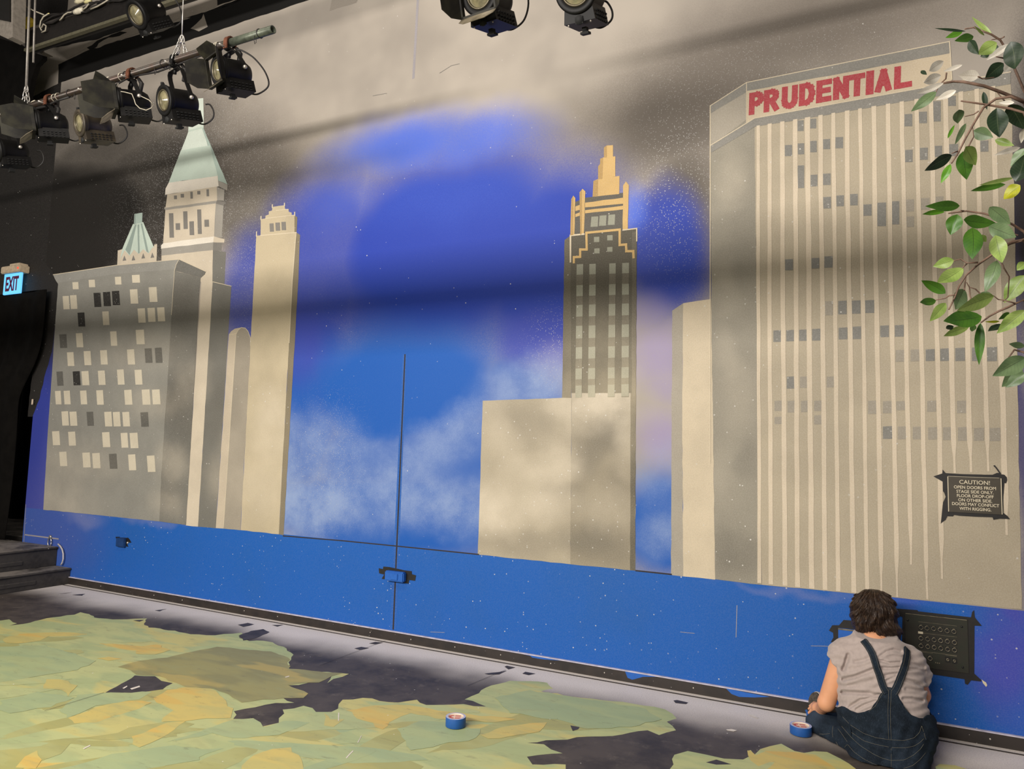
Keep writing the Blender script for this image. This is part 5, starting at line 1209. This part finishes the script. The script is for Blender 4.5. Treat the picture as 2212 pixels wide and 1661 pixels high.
# ---- shirt
def smooth(a, b, x): t = np.clip((x-a)/(b-a), 0, 1); return t*t*(3-2*t)
def pxy(x, y, z):
    X0, Y0, Z0 = x, y, z-CAMZ
    d = X0*f_[0]+Y0*f_[1]+Z0*f_[2]
    return W/2+FO*(X0*r_[0]+Y0*r_[1]+Z0*r_[2])/d, H/2-FO*(X0*u_[0]+Y0*u_[1]+Z0*u_[2])/d
FOLDS = [  # creases seen on the back, polylines in the picture with depth in metres
 ([(1822,1468),(1845,1462),(1870,1452),(1890,1444)], .012, 4.0), ([(1820,1495),(1850,1496),(1880,1499),(1900,1501)], .012, 4.0), ([(1835,1528),(1858,1512),(1880,1507),(1900,1503)], .008, 3.5),
 ([(1850,1532),(1872,1521),(1893,1513)], .007, 3.2), ([(1848,1430),(1865,1427),(1878,1422)], .006, 3.5), ([(1897,1420),(1915,1408),(1930,1404),(1946,1408)], .007, 3.2),
 ([(1898,1426),(1920,1432),(1945,1431)], .008, 3.0), ([(1905,1443),(1925,1444),(1942,1442)], .006, 3.0), ([(1912,1460),(1930,1456),(1938,1455)], .005, 3.0), ([(1915,1470),(1928,1464),(1936,1461)], .006, 2.8),
 ([(1955,1468),(1975,1473),(2000,1487)], .010, 3.6), ([(1958,1488),(1980,1490),(1996,1491)], .006, 3.5), ([(1952,1509),(1970,1509),(1992,1513)], .009, 3.2), ([(1960,1432),(1980,1436),(1996,1442)], .005, 3.5),
 ([(1832,1415),(1828,1430),(1822,1446)], .012, 4.0), ([(1962,1445),(1982,1446),(1998,1450)], .005, 3.0), ([(1835,1480),(1860,1474),(1885,1468)], .004, 4.5)]
def wrinkle(x, y, z):
    px, py = pxy(x, y, z); tot = 0
    for L_, amp, wid in FOLDS:
        best = None
        for (x0_, y0_), (x1_, y1_) in zip(L_[:-1], L_[1:]):
            dx, dy = x1_-x0_, y1_-y0_; t = np.clip(((px-x0_)*dx+(py-y0_)*dy)/(dx*dx+dy*dy), 0, 1)
            d = np.sqrt((px-x0_-t*dx)**2+(py-y0_-t*dy)**2); best = d if best is None else np.minimum(best, d)
            if best is d: sgn = (py-y0_-t*dy)
        tot = tot+amp*(np.exp(-(best/wid)**2) - .45*np.exp(-((best-wid*2.0)/(wid*1.1))**2))
    tot = tot+.0022*np.sin(py*.33+px*.06+2*np.sin(px*.05))
    return np.clip(tot*1.15, -.006, .013).astype(np.float32)
SHE = .016
Sh = Field((-.42, 4.02, .10), (.36, 4.74, .82), .0036)
torso(Sh, SHE)
x, y, z = Sh.full()
for s, fr in (('L', .25), ('R', .46)):
    Sl = Field((-.42, 4.02, .10), (.36, 4.74, .82), .0036)
    Sl.cap(J['sh'+s], J['el'+s], .058+SHE, .085+SHE, 0)
    a, b = Vector(J['sh'+s]), Vector(J['el'+s]); c = a.lerp(b, fr); n = Vector((-.72, 0, -.69)) if s == 'L' else (b-a).normalized()
    Sl.g = np.maximum(Sl.g, ((x-c.x)*n.x+(y-c.y)*n.y+(z-c.z)*n.z).astype(np.float32))
    hh = np.clip(.5+.5*(Sh.g-Sl.g)/.018, 0, 1); Sh.g = Sh.g*(1-hh)+Sl.g*hh-.018*hh*(1-hh)
back = smooth(4.62, 4.45, y)
Sh.g = Sh.g + wrinkle(x, y, z)*back
def plane_cut(F, p, n, w=None):
    x, y, z = F.full(); n = Vector(n).normalized(); d = (x-p[0])*n.x+(y-p[1])*n.y+(z-p[2])*n.z
    F.g = np.maximum(F.g, d if w is None else np.where(w, d, -1).astype(np.float32))
Sh.cap(J['neck'], T3(Vector(J['neck']).lerp(Vector(J['nk2']), .55)), .072, .062, .03)
nkp = Vector(at(1889, 1374, 4.40)); plane_cut(Sh, nkp, Vector((.02, -.25, 1)), w=(np.abs(x-nkp.x) < .11)+0*y+0*z > .5)
plane_cut(Sh, (0, 0, .17), (0, 0, -1))
SHM = plain('shirt_grey_knit', (172, 158, 152), .9, var=.05, scale=60, spec=.15)
def cloth(m, sc, st, dist):
    nt = m.node_tree; N = NT(nt); b = nt.nodes['Principled BSDF']; P = N.n('ShaderNodeTexCoord').outputs['Object']
    bump(N, b, N.noise(P, sc, 3), st, dist); b.inputs['Sheen Weight'].default_value = .25
cloth(SHM, 420, .15, .001)
Sh.build('shirt', SHM, person, 1)
# ---- overalls
BIB = [(1700,1535),(1800,1532),(1818,1524),(1826,1526),(1838,1534),(1852,1539),(1868,1538),(1880,1532),(1890,1519),(1898,1506),(1904,1494),(1911,1484),(1931,1484),(1938,1499),(1946,1512),(1955,1528),(1968,1543),(1985,1550),(1994,1551),(2003,1544),(2100,1540)]
bx_, by_ = [b[0] for b in BIB], [b[1] for b in BIB]
OVE = .028
Ov = Field((-.60, 3.96, -.01), (.42, 4.80, .60), .0038)
Ov.cap(J['wai'], J['che'], .184+OVE, .184+OVE, .03, .74); Ov.cap(J['pel'], J['wai'], .200+OVE, .186+OVE, .04, .74)
x, y, z = Ov.full(); px, py = pxy(x, y, z)
cut = (np.interp(px, bx_, by_)-py)/420.0
zc = z-.40+0*x
front = smooth(4.42, 4.50, y)
Ov.g = np.maximum(Ov.g, (cut*(1-front)+np.minimum(cut, zc)*front).astype(np.float32))
legs(Ov, .014)
for s_x, bx in ((1884, 1), (1952, -1)): Ov.cap(at(s_x, 1652, 4.285), at(s_x+18*bx, 1600, 4.33), .118, .10, .05)
wr_ = .0035*np.sin(px*.22+py*.09)*smooth(1545, 1590, py)+.003*np.sin(py*.28-px*.12)
Ov.g = (Ov.g+wr_*.7).astype(np.float32); Ov.g = np.maximum(Ov.g, -(z-.006)+0*x)
def denim():
    m, nt, b = new_mat('denim'); N = NT(nt); P = N.n('ShaderNodeTexCoord').outputs['Object']
    c = N.mix(N.ramp(N.noise(P, 9, 5, .65), .35, .7), lin((22, 29, 37)), lin((33, 43, 54)))
    c = N.mix(N.ramp(N.noise(P, 26, 5, .7), .55, .8, 0, .35), c, lin((62, 74, 90)))
    mp = N.n('ShaderNodeMapping'); N.link(P, mp.inputs[0]); mp.inputs['Scale'].default_value = (1, 1, .15)
    c = N.mix(N.ramp(N.noise(mp.outputs[0], 420, 2), .5, .75, 0, .3), c, lin((70, 80, 94)))
    k = onY((1770,1562), 4.54); d = N.vec('DISTANCE', P, tuple(Vector(k)-Vector(person.location)))
    c = N.mix(N.ramp(d, .11, .03, 0, .55), c, lin((76, 90, 110)))
    N.link(c, b.inputs['Base Color']); b.inputs['Roughness'].default_value = .9; b.inputs['Specular IOR Level'].default_value = .15; bump(N, b, N.noise(P, 380, 2), .2, .001); return m
DEN = denim()
Ov.build('overalls', DEN, person, 1)
# trace picture points on to a cloth surface
def grid_val(F, P):
    q = (np.array(P)-F.lo)/F.h; i = np.clip(np.floor(q).astype(int), 0, np.array(F.n)-2); t = q-i; v = 0
    for a in (0,1):
        for b in (0,1):
            for c in (0,1):
                v += F.g[i[0]+a, i[1]+b, i[2]+c]*(t[0] if a else 1-t[0])*(t[1] if b else 1-t[1])*(t[2] if c else 1-t[2])
    return v
def trace(F, q, off=.0):
    d = ray(q); n = np.linalg.norm(d); d = d/n; t = (F.lo[1]+.01)/d[1]; last = None
    for _ in range(500):
        P = CAM+d*t
        if P[1] > 4.76: return None
        if np.any(P < F.lo+F.h) or np.any(P > F.lo+F.h*(np.array(F.n)-2)): t += .004; continue
        v = grid_val(F, P)
        if v < 0:
            t0, t1 = t-.004, t
            for _ in range(12):
                tm = (t0+t1)/2
                if grid_val(F, CAM+d*tm) < 0: t1 = tm
                else: t0 = tm
            P = CAM+d*t1; e = .006
            g = np.array([grid_val(F, P+e*np.eye(3)[k])-grid_val(F, P-e*np.eye(3)[k]) for k in range(3)]); g = g/(np.linalg.norm(g)+1e-9)
            return Vector(P+g*off), Vector(g)
        t += .004
    return None
def dens(L_, step=4.0):
    out = []
    for a, b in zip(L_[:-1], L_[1:]):
        n = max(1, int(math.hypot(b[0]-a[0], b[1]-a[1])/step))
        for k in range(n): out.append((a[0]+(b[0]-a[0])*k/n, a[1]+(b[1]-a[1])*k/n))
    return out+[L_[-1]]
def strap(pts, extra, wdt, name):
    P_ = []
    for q in dens(pts, 5):
        r = trace(Sh, q, .0075)
        if r: P_.append(r)
    # even out the run so it bridges the shirt folds
    C = [p for p, n in P_]; Nn = [n for p, n in P_]
    for _ in range(3):
        C = [C[0]]+[(C[i-1]+C[i]*2+C[i+1])/4 for i in range(1, len(C)-1)]+[C[-1]]; Nn = [Nn[0]]+[(Nn[i-1]+Nn[i]*2+Nn[i+1]).normalized() for i in range(1, len(Nn)-1)]+[Nn[-1]]
    C = [Vector(v) for v in extra[::-1]]+C; Nn = [Vector((0, -.3, 1)).normalized()]*len(extra)+Nn
    V_ = []
    for i, p in enumerate(C):
        t = (C[min(i+1, len(C)-1)]-C[max(i-1, 0)]).normalized(); b = t.cross(Nn[i]).normalized(); n = b.cross(t).normalized()
        if n.dot(Nn[i]) < 0: n = -n
        for u, v in ((-1,-.7),(1,-.7),(1,.0025),(.92,.0035),(-.92,.0035),(-1,.0025)):
            V_.append(p+b*(u*wdt/2)+n*(v if v > 0 else -.006))
    m = MB(); F_ = [(5,4,3,2,1,0), tuple((len(C)-1)*6+k for k in range(6))]
    for i in range(len(C)-1):
        for k in range(6): F_.append((i*6+k, i*6+(k+1) % 6, (i+1)*6+(k+1) % 6, (i+1)*6+k))
    m.add(V_, F_, 0, False); o = m.build(name, DEN, person)
    for u in (-.72, .72):
        s_ = MB(); pp = []
        for i, p in enumerate(C):
            t = (C[min(i+1, len(C)-1)]-C[max(i-1, 0)]).normalized(); b = t.cross(Nn[i]).normalized(); n = b.cross(t).normalized()
            if n.dot(Nn[i]) < 0: n = -n
            pp.append(p+b*(u*wdt/2)+n*.0034)
        s_.tube(pp, .0006, 5); so = s_.build('strap_stitching', THR, o)
        so.location = (0, 0, 0)
        so.data.transform(Matrix.Translation(-Vector(person.location))) if False else None
    return o
THR = plain('stitch_thread', (122, 116, 100), .8, var=.1)
strap([(1867,1386),(1874,1394),(1884,1411),(1893,1436),(1901,1462),(1907,1483),(1914,1497)], [Vector(at(1864,1384,4.43))+Vector((0,0,.004)), Vector(at(1862,1390,4.52))], .034, 'shoulder_strap')
strap([(1957.5,1403),(1958,1416),(1953,1440),(1944,1465),(1936,1486),(1929,1498)], [Vector(at(1956,1400,4.46))+Vector((0,0,.004)), Vector(at(1953,1406,4.55))], .034, 'shoulder_strap')
def stitch(L_, S=7.373, o=(1730, 1480), F=None, r=.0006, name='stitching'):
    P_ = []
    for q in dens([(o[0]+a/S, o[1]+b/S) for a, b in L_], 3):
        t = trace(F or Ov, q, .0010)
        if t: P_.append(t[0])
    if len(P_) > 2:
        P_ = [P_[0]]+[(P_[i-1]+P_[i]+P_[i+1])/3 for i in range(1, len(P_)-1)]+[P_[-1]]
        m = MB(); m.tube(P_, r, 5); m.build(name, THR, person)
for L_ in ([(1440,75),(1425,400),(1430,700),(1440,870)],[(1400,75),(1385,400),(1392,700),(1400,870)],[(1440,1000),(1440,1330)],
           [(665,500),(780,625),(1000,765),(1200,835),(1440,872),(1650,880),(1800,840),(1890,750),(1920,650)],[(800,745),(1000,885),(1200,945),(1440,992),(1650,1000),(1800,970),(1900,910),(1955,850)],
           [(590,690),(660,780),(740,900)],[(650,650),(800,825),(950,965),(1150,1095),(1300,1165),(1440,1200),(1650,1190),(1800,1110),(1900,1020),(1955,935)],
           [(615,1130),(650,1060),(740,935),(850,1065),(1000,1175),(1150,1250),(1240,1280),(1240,1335)],[(1640,1325),(1780,1280),(1890,1190),(1990,1070)],
           [(290,775),(380,782),(465,770)],[(515,650),(500,740),(510,830)],[(1925,650),(1960,760),(1990,870)],[(560,900),(620,1000),(670,1090)],
           [(1335,75),(1240,230),(1190,330),(1080,420)],[(1500,80),(1590,230),(1640,330),(1720,440)],[(1360,60),(1480,62)]):
    stitch(L_)
def loop_(L_, wdt):
    P_ = [trace(Ov, (1730+a/7.373, 1480+b/7.373), .002) for a, b in L_]; P_ = [p for p in P_ if p]
    if len(P_) > 1: m = MB(); m.strip([p[0] for p in P_], P_[0][1], wdt, .003); m.build('belt_loop', DEN, person)
loop_([(775,615),(785,700),(790,795)], .012); loop_([(1422,875),(1424,935),(1424,1000)], .013); loop_([(1430,1040),(1430,1090)], .014); loop_([(1965,740),(1985,870)], .011)
# ---- hair
HM, hnt, hb = new_mat('dark_brown_hair'); N = NT(hnt); P = N.n('ShaderNodeTexCoord').outputs['Object']
N.link(N.mix(N.ramp(N.noise(P, 45, 4), .4, .7), lin((44, 31, 24)), lin((72, 54, 40))), hb.inputs['Base Color']); hb.inputs['Roughness'].default_value = .48; hb.inputs['Specular IOR Level'].default_value = .35
Hf = Field((-.32, 4.28, .50), (.22, 4.74, 1.02), .004)
hc = Vector(at(1888, 1314, 4.495))
Hf.ell(T3(hc), (.117, .118, .100), .0)
Hf.ell(at(1889,1338,4.465), (.106, .088, .085), .03); Hf.ell(at(1862,1357,4.465), (.043, .055, .052), .02); Hf.ell(at(1922,1355,4.475), (.052, .06, .075), .025); Hf.ell(at(1934,1378,4.51), (.034, .05, .052), .02); Hf.ell(at(1893,1351,4.45), (.066, .055, .050), .02); Hf.ell(at(1852,1330,4.49), (.036,.05,.05), .02); Hf.ell(at(1857,1370,4.49), (.028, .035, .036), .015)
x, y, z = Hf.full(); px, py = pxy(x, y, z)
ang = np.arctan2(px-1888, (py-1262)); rad = np.hypot(px-1888, py-1262)
wv = .0040*np.sin(ang*22+2.6*np.sin(rad*.075+.6*np.sin(ang*5))+.9*np.sin(ang*9))+.0024*np.sin(ang*57+3.4*np.sin(rad*.09)+1.3)+.0013*np.sin(ang*130+4*np.sin(rad*.1))
wv = wv*smooth(6, 34, rad)+.0075*np.sin(rad*.13+2.4*np.sin(ang*5)+1.0)*smooth(50, 82, rad)
Hf.g = (Hf.g+wv).astype(np.float32)
fc = Vector(hp(0, .10, -.04)); fcx = ell_f(T3(fc), (.058, .075, .085), HR)(x, y, z); Hf.g = np.maximum(Hf.g, -fcx)     # the face stays clear
Hf.build('hair', HM, person, 1)
lrng = random.Random(8); lk = MB()
for k in range(620):
    a0 = lrng.uniform(-1.35, 1.35); r0_ = lrng.uniform(4, 84); ln = lrng.uniform(22, 44); ph = 2.4*math.sin(a0*6); fr = .105; am = lrng.uniform(.03, .07); pp = []
    lift_ = lrng.uniform(.0003, .0035); flip = lrng.uniform(-.004, .012) if r0_+ln > 78 else .002
    for i in range(16):
        u = i/15; rad_ = r0_+ln*u; aa = a0+am*math.sin(rad_*fr+ph)*(.4+u)
        q = (1888+rad_*math.sin(aa)*.95, 1266+rad_*math.cos(aa)); t = trace(Hf, q, lift_)
        if t is None: break
        if pp and (t[0]-pp[-1]).length > .03: break
        pp.append(t[0]+t[1]*flip*(u**3))
    if len(pp) > 6:
        n = len(pp); lk.tube(pp, [max(.0004, .0015*math.sin(math.pi*min(1, (i+1.2)/(n+.6)))**.6) for i in range(n)], 5, flat=.6)
lko = lk.build('hair_locks', HM, person); lko['kind'] = 'stuff'
# ---- shoe showing beyond the knee
sh = Vector(at(1760, 1513, 4.665)); sn = Vector((-.50, -.84, .16)).normalized(); su = Vector((.22, 0, 1)).normalized(); sr = su.cross(sn).normalized(); su = sn.cross(sr).normalized()
SM = Matrix((sr, su, sn)).transposed().to_4x4(); SM.translation = sh
out = [(.033*math.cos(t)*(1-.12*math.sin(t)), .048*math.sin(t)) for t in [2*math.pi*k/28 for k in range(28)]]
m = MB(); m.prism(out, -.004, .008, 0, SM); m.build('shoe_sole', plain('rubber_dark', (74, 66, 58), .8, var=.3, scale=90), person)
m = MB(); m.prism([(a*1.07, b*1.06) for a, b in out], -.02, -.004, 0, SM); m.build('shoe_midsole', plain('shoe_white', (206, 196, 186), .6), person)
m = MB(); m.lathe([(.0, -.095), (.022, -.09), (.033, -.06), (.036, -.02)], 20, 0, SM @ Matrix.Diagonal((1, 1.3, 1, 1))); m.build('shoe_upper', plain('shoe_canvas', (60, 56, 54), .8), person)
# strip of tape pulled off in her fingers
m = MB(); P_ = [at(1741,1533,4.615), at(1744,1540,4.61), at(1745.5,1552,4.60), at(1745.5,1563,4.592), at(1747,1576,4.585)]
m.strip(P_, (-.6, -.8, 0), .016, .0008); tag(m.build('tape_strip', M_PT), 'short strip of blue tape held in the seated person\'s left fingers', 'tape')
# ================================================================== FICUS BRANCHES AT THE RIGHT
def leaf_mat(name, rgb, rgb2, vein):
    m, nt, b = new_mat(name); N = NT(nt); uv = N.n('ShaderNodeUVMap'); uv.uv_map = 'uv'; s = N.n('ShaderNodeSeparateXYZ'); N.link(uv.outputs[0], s.inputs[0])
    P = N.n('ShaderNodeTexCoord').outputs['Object']
    c = N.mix(N.ramp(N.noise(P, 28, 3), .35, .7), lin(rgb), lin(rgb2))
    mid = N.math('LESS_THAN', N.math('ABSOLUTE', N.math('SUBTRACT', s.outputs[0], .5)), .018)
    w = N.math('SINE', N.math('MULTIPLY', N.math('SUBTRACT', s.outputs[1], N.math('MULTIPLY', N.math('ABSOLUTE', N.math('SUBTRACT', s.outputs[0], .5)), .35)), 62.0))
    c = N.mix(N.ramp(w, .82, 1.0, 0, .3), c, lin(vein)); c = N.mix(N.math('MULTIPLY', mid, .8), c, lin(vein))
    N.link(c, b.inputs['Base Color']); b.inputs['Roughness'].default_value = .38; b.inputs['Specular IOR Level'].default_value = .4
    tr = N.n('ShaderNodeBsdfTranslucent'); N.link(c, tr.inputs[0]); mx = N.n('ShaderNodeMixShader'); mx.inputs[0].default_value = .25
    outn = nt.nodes['Material Output']; N.link(b.outputs[0], mx.inputs[1]); N.link(tr.outputs[0], mx.inputs[2]); N.link(mx.outputs[0], outn.inputs[0])
    return m
LM = {'D': leaf_mat('leaf_deep_green', (38, 56, 36), (30, 44, 30), (74, 84, 60)), 'G': leaf_mat('leaf_green', (74, 116, 36), (58, 98, 34), (44, 66, 26)), 'B': leaf_mat('leaf_bright_green', (104, 160, 44), (86, 140, 40), (60, 92, 30)),  # greens mix leaf variety with painted-in light and shade per leaf
      'L': leaf_mat('leaf_light_green', (150, 172, 92), (128, 154, 76), (92, 104, 56)), 'S': leaf_mat('leaf_sage_green', (112, 134, 92), (92, 114, 78), (72, 82, 58)), 'Y': leaf_mat('leaf_yellow', (178, 176, 30), (150, 160, 30), (110, 110, 30)),
      'W': leaf_mat('leaf_lit_pale', (232, 226, 212), (214, 206, 190), (170, 156, 132))}  # near-white colour paints in the strong light on these leaves
BARK = plain('twig_bark', (118, 92, 76), .7, var=.2, scale=60)
TD_ = 1.75
trunk0 = dep((2560, 900), TD_); tree = empty('ficus_tree', (trunk0.x, trunk0.y, 0)); tag(tree, 'leafy artificial ficus reaching in from the right edge with green leaves, some coloured as brightly lit', 'plant')
q5 = lambda x, y: (1960+x/3.135, 30+y/3.135); q6 = lambda x, y: (1960+x/4.885, 520+y/4.885)
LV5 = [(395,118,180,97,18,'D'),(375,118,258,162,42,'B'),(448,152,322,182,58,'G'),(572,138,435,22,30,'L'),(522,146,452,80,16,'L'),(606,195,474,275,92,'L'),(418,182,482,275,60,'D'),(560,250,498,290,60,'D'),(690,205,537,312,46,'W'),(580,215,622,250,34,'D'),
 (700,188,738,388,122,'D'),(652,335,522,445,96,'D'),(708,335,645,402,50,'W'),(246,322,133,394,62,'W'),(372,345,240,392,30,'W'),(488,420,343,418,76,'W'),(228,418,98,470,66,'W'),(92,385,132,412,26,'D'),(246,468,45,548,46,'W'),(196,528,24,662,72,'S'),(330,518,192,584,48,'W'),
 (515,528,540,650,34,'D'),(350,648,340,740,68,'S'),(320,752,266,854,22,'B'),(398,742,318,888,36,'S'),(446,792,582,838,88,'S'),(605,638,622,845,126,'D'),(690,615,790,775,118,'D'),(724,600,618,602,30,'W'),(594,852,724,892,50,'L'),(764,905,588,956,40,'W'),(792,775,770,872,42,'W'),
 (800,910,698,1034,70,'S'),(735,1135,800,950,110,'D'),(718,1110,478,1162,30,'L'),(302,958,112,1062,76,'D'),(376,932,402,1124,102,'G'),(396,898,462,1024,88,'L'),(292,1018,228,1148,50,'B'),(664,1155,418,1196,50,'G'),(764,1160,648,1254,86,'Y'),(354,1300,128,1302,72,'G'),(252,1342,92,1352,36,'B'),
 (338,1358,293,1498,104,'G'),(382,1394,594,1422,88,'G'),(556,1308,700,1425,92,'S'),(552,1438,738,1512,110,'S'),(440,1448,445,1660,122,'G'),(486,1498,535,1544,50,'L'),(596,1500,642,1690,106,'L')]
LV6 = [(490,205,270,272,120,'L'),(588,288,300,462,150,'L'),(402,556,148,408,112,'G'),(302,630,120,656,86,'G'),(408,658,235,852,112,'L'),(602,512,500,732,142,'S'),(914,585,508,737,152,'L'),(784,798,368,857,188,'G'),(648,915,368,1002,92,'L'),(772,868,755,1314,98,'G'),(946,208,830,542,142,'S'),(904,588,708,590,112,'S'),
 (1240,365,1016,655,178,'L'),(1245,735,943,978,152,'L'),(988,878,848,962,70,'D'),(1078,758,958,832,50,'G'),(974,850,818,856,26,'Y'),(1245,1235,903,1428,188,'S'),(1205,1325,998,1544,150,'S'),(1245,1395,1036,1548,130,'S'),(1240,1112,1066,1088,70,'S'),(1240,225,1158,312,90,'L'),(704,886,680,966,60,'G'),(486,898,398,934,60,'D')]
frng2 = random.Random(21)
def leaf(q0, q1, wpx, key):
    d0 = TD_+frng2.uniform(-.10, .10); tilt = frng2.uniform(-.035, .035)
    a = dep(q0, d0); b = dep(q1, d0+tilt); w_ = wpx/FO*d0
    ax = (b-a); L_ = ax.length; ax.normalize(); view = Vector(ray(((q0[0]+q1[0])/2, (q0[1]+q1[1])/2))).normalized()
    side = ax.cross(view).normalized(); nrm = side.cross(ax).normalized()
    if nrm.dot(view) > 0: nrm = -nrm
    roll = frng2.uniform(-.5, .5)*(.3 if key == 'W' else 1); side2 = (side*math.cos(roll)+nrm*math.sin(roll)); n2 = side2.cross(ax).normalized()
    if n2.dot(view) > 0: n2 = -n2
    w_ = w_/max(math.cos(roll), .75)
    nu, nv = 8, 14; V_ = []; UV = []; bend = frng2.uniform(-.05, .10)*L_; fold = frng2.uniform(.10, .32); wavy = frng2.uniform(0, 6)
    for j in range(nv+1):
        v = j/nv; prof = (math.sin(math.pi*v**.82)**.85)*(1-.25*v**3); prof = max(prof, 0) if j < nv else 0
        if j == 0: prof = .03
        hw = w_*.5*prof
        for i in range(nu+1):
            u = i/nu*2-1
            P_ = a+ax*(L_*v)+side2*(hw*u)+n2*(-bend*(4*v*(1-v)-v)+fold*hw*abs(u)*1.0-fold*hw*.5+.04*w_*math.sin(v*9+wavy+u*2)*abs(u)*prof)
            V_.append(P_); UV.append((i/nu, v))
    F_ = [(j*(nu+1)+i, j*(nu+1)+i+1, (j+1)*(nu+1)+i+1, (j+1)*(nu+1)+i) for j in range(nv) for i in range(nu)]
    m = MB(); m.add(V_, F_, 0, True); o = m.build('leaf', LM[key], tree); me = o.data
    ul = me.uv_layers.new(name='uv')
    for lp in me.loops: ul.data[lp.index].uv = UV[lp.vertex_index]
    if key == 'W': o['label'] = 'leaf coloured pale as if brightly lit'
    if key == 'Y': o['label'] = 'yellow leaf'
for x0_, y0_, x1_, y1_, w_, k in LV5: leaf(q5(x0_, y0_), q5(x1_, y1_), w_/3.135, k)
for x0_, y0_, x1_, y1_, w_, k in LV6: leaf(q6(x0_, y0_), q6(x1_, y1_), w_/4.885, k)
TW = [([q5(*p) for p in ((240,470),(310,458),(380,460),(520,488),(640,532),(790,592))], .0045, 900), ([q5(*p) for p in ((365,590),(520,612),(700,642),(790,668))], .0035, 950), ([q5(*p) for p in ((300,1010),(345,940),(395,840),(440,760),(515,635),(600,575),(700,560),(790,600))], .0035, None),
 ([q5(*p) for p in ((390,102),(450,92),(500,112),(570,140),(630,178),(680,260),(735,390),(790,520))], .003, 800), ([q5(*p) for p in ((280,1350),(400,1335),(520,1352),(640,1390),(720,1430),(790,1475))], .0032, 1000),
 ([q6(*p) for p in ((438,725),(500,600),(545,480),(620,365),(740,255),(905,140),(1100,20),(1231,-20))], .0032, 1000), ([q6(*p) for p in ((620,370),(610,440),(602,520))], .002, None), ([q6(*p) for p in ((625,440),(655,490),(660,580),(685,645))], .002, None), ([q6(*p) for p in ((665,492),(720,510),(800,590))], .002, None),
 ([q6(*p) for p in ((780,862),(860,800),(960,745),(1060,702),(1231,622))], .0034, 1050), ([q6(*p) for p in ((300,626),(400,606),(440,580),(500,572))], .002, None), ([q6(*p) for p in ((495,212),(560,192),(630,235),(745,228))], .0022, None), ([q6(*p) for p in ((580,290),(630,238))], .002, None),
 ([q6(*p) for p in ((910,580),(960,620),(1010,625),(1140,660))], .002, None), ([q6(*p) for p in ((1010,640),(1060,600),(1075,380),(1020,290),(1000,240))], .002, None), ([q6(*p) for p in ((1040,45),(1110,15),(1240,-10))], .006, 980), ([q6(*p) for p in ((1070,1230),(1130,1150),(1240,1180))], .003, 1100),
 ([q5(*p) for p in ((190,540),(215,480),(260,440),(265,400))], .002, None), ([q5(*p) for p in ((390,695),(450,680),(480,660))], .0018, None), ([q5(*p) for p in ((300,945),(340,930))], .0018, None), ([q5(*p) for p in ((440,760),(450,830),(415,895))], .0018, None), ([q5(*p) for p in ((590,430),(510,440),(480,425))], .0018, None),
 ([q5(*p) for p in ((600,290),(655,300))], .002, None), ([q5(*p) for p in ((570,175),(640,165),(655,155))], .0018, None), ([q5(*p) for p in ((600,520),(650,580),(690,620))], .002, None), ([q5(*p) for p in ((360,1330),(385,1335))], .0018, None), ([q5(*p) for p in ((600,1430),(700,1480),(750,1500))], .0018, None)]
for pts, r, tr_y in TW:
    P_ = [dep(q, TD_+.015*math.sin(i*1.7)) for i, q in enumerate(pts)]; rr = [r*(.55+.45*i/(len(P_)-1)) for i in range(len(P_))]
    if tr_y is not None:
        e1 = dep((2380, (pts[-1][1]+tr_y)/2), TD_); e2 = dep((2560, tr_y+120), TD_); P_ += [e1, e2]; rr += [r*1.6, r*2.2]
    m = MB(); m.tube(P_, rr, 8); m.build('twig', BARK, tree)
m = MB(); tx, ty = trunk0.x, trunk0.y
m.tube([(tx+.02, ty, .22), (tx+.01, ty+.01, .8), (tx, ty, 1.4), (tx-.01, ty, 2.0), (tx+.02, ty, 2.5)], [.035, .03, .026, .02, .01], 12); m.build('trunk', BARK, tree)
m = MB(); m.lathe([(0,.003),(.15,.003),(.19,.3),(.2,.32),(.18,.32),(.17,.26),(0,.25)], 32, 0, Matrix.Translation((tx, ty, 0))); m.build('pot', plain('pot_black', (30,28,27), .5), tree)
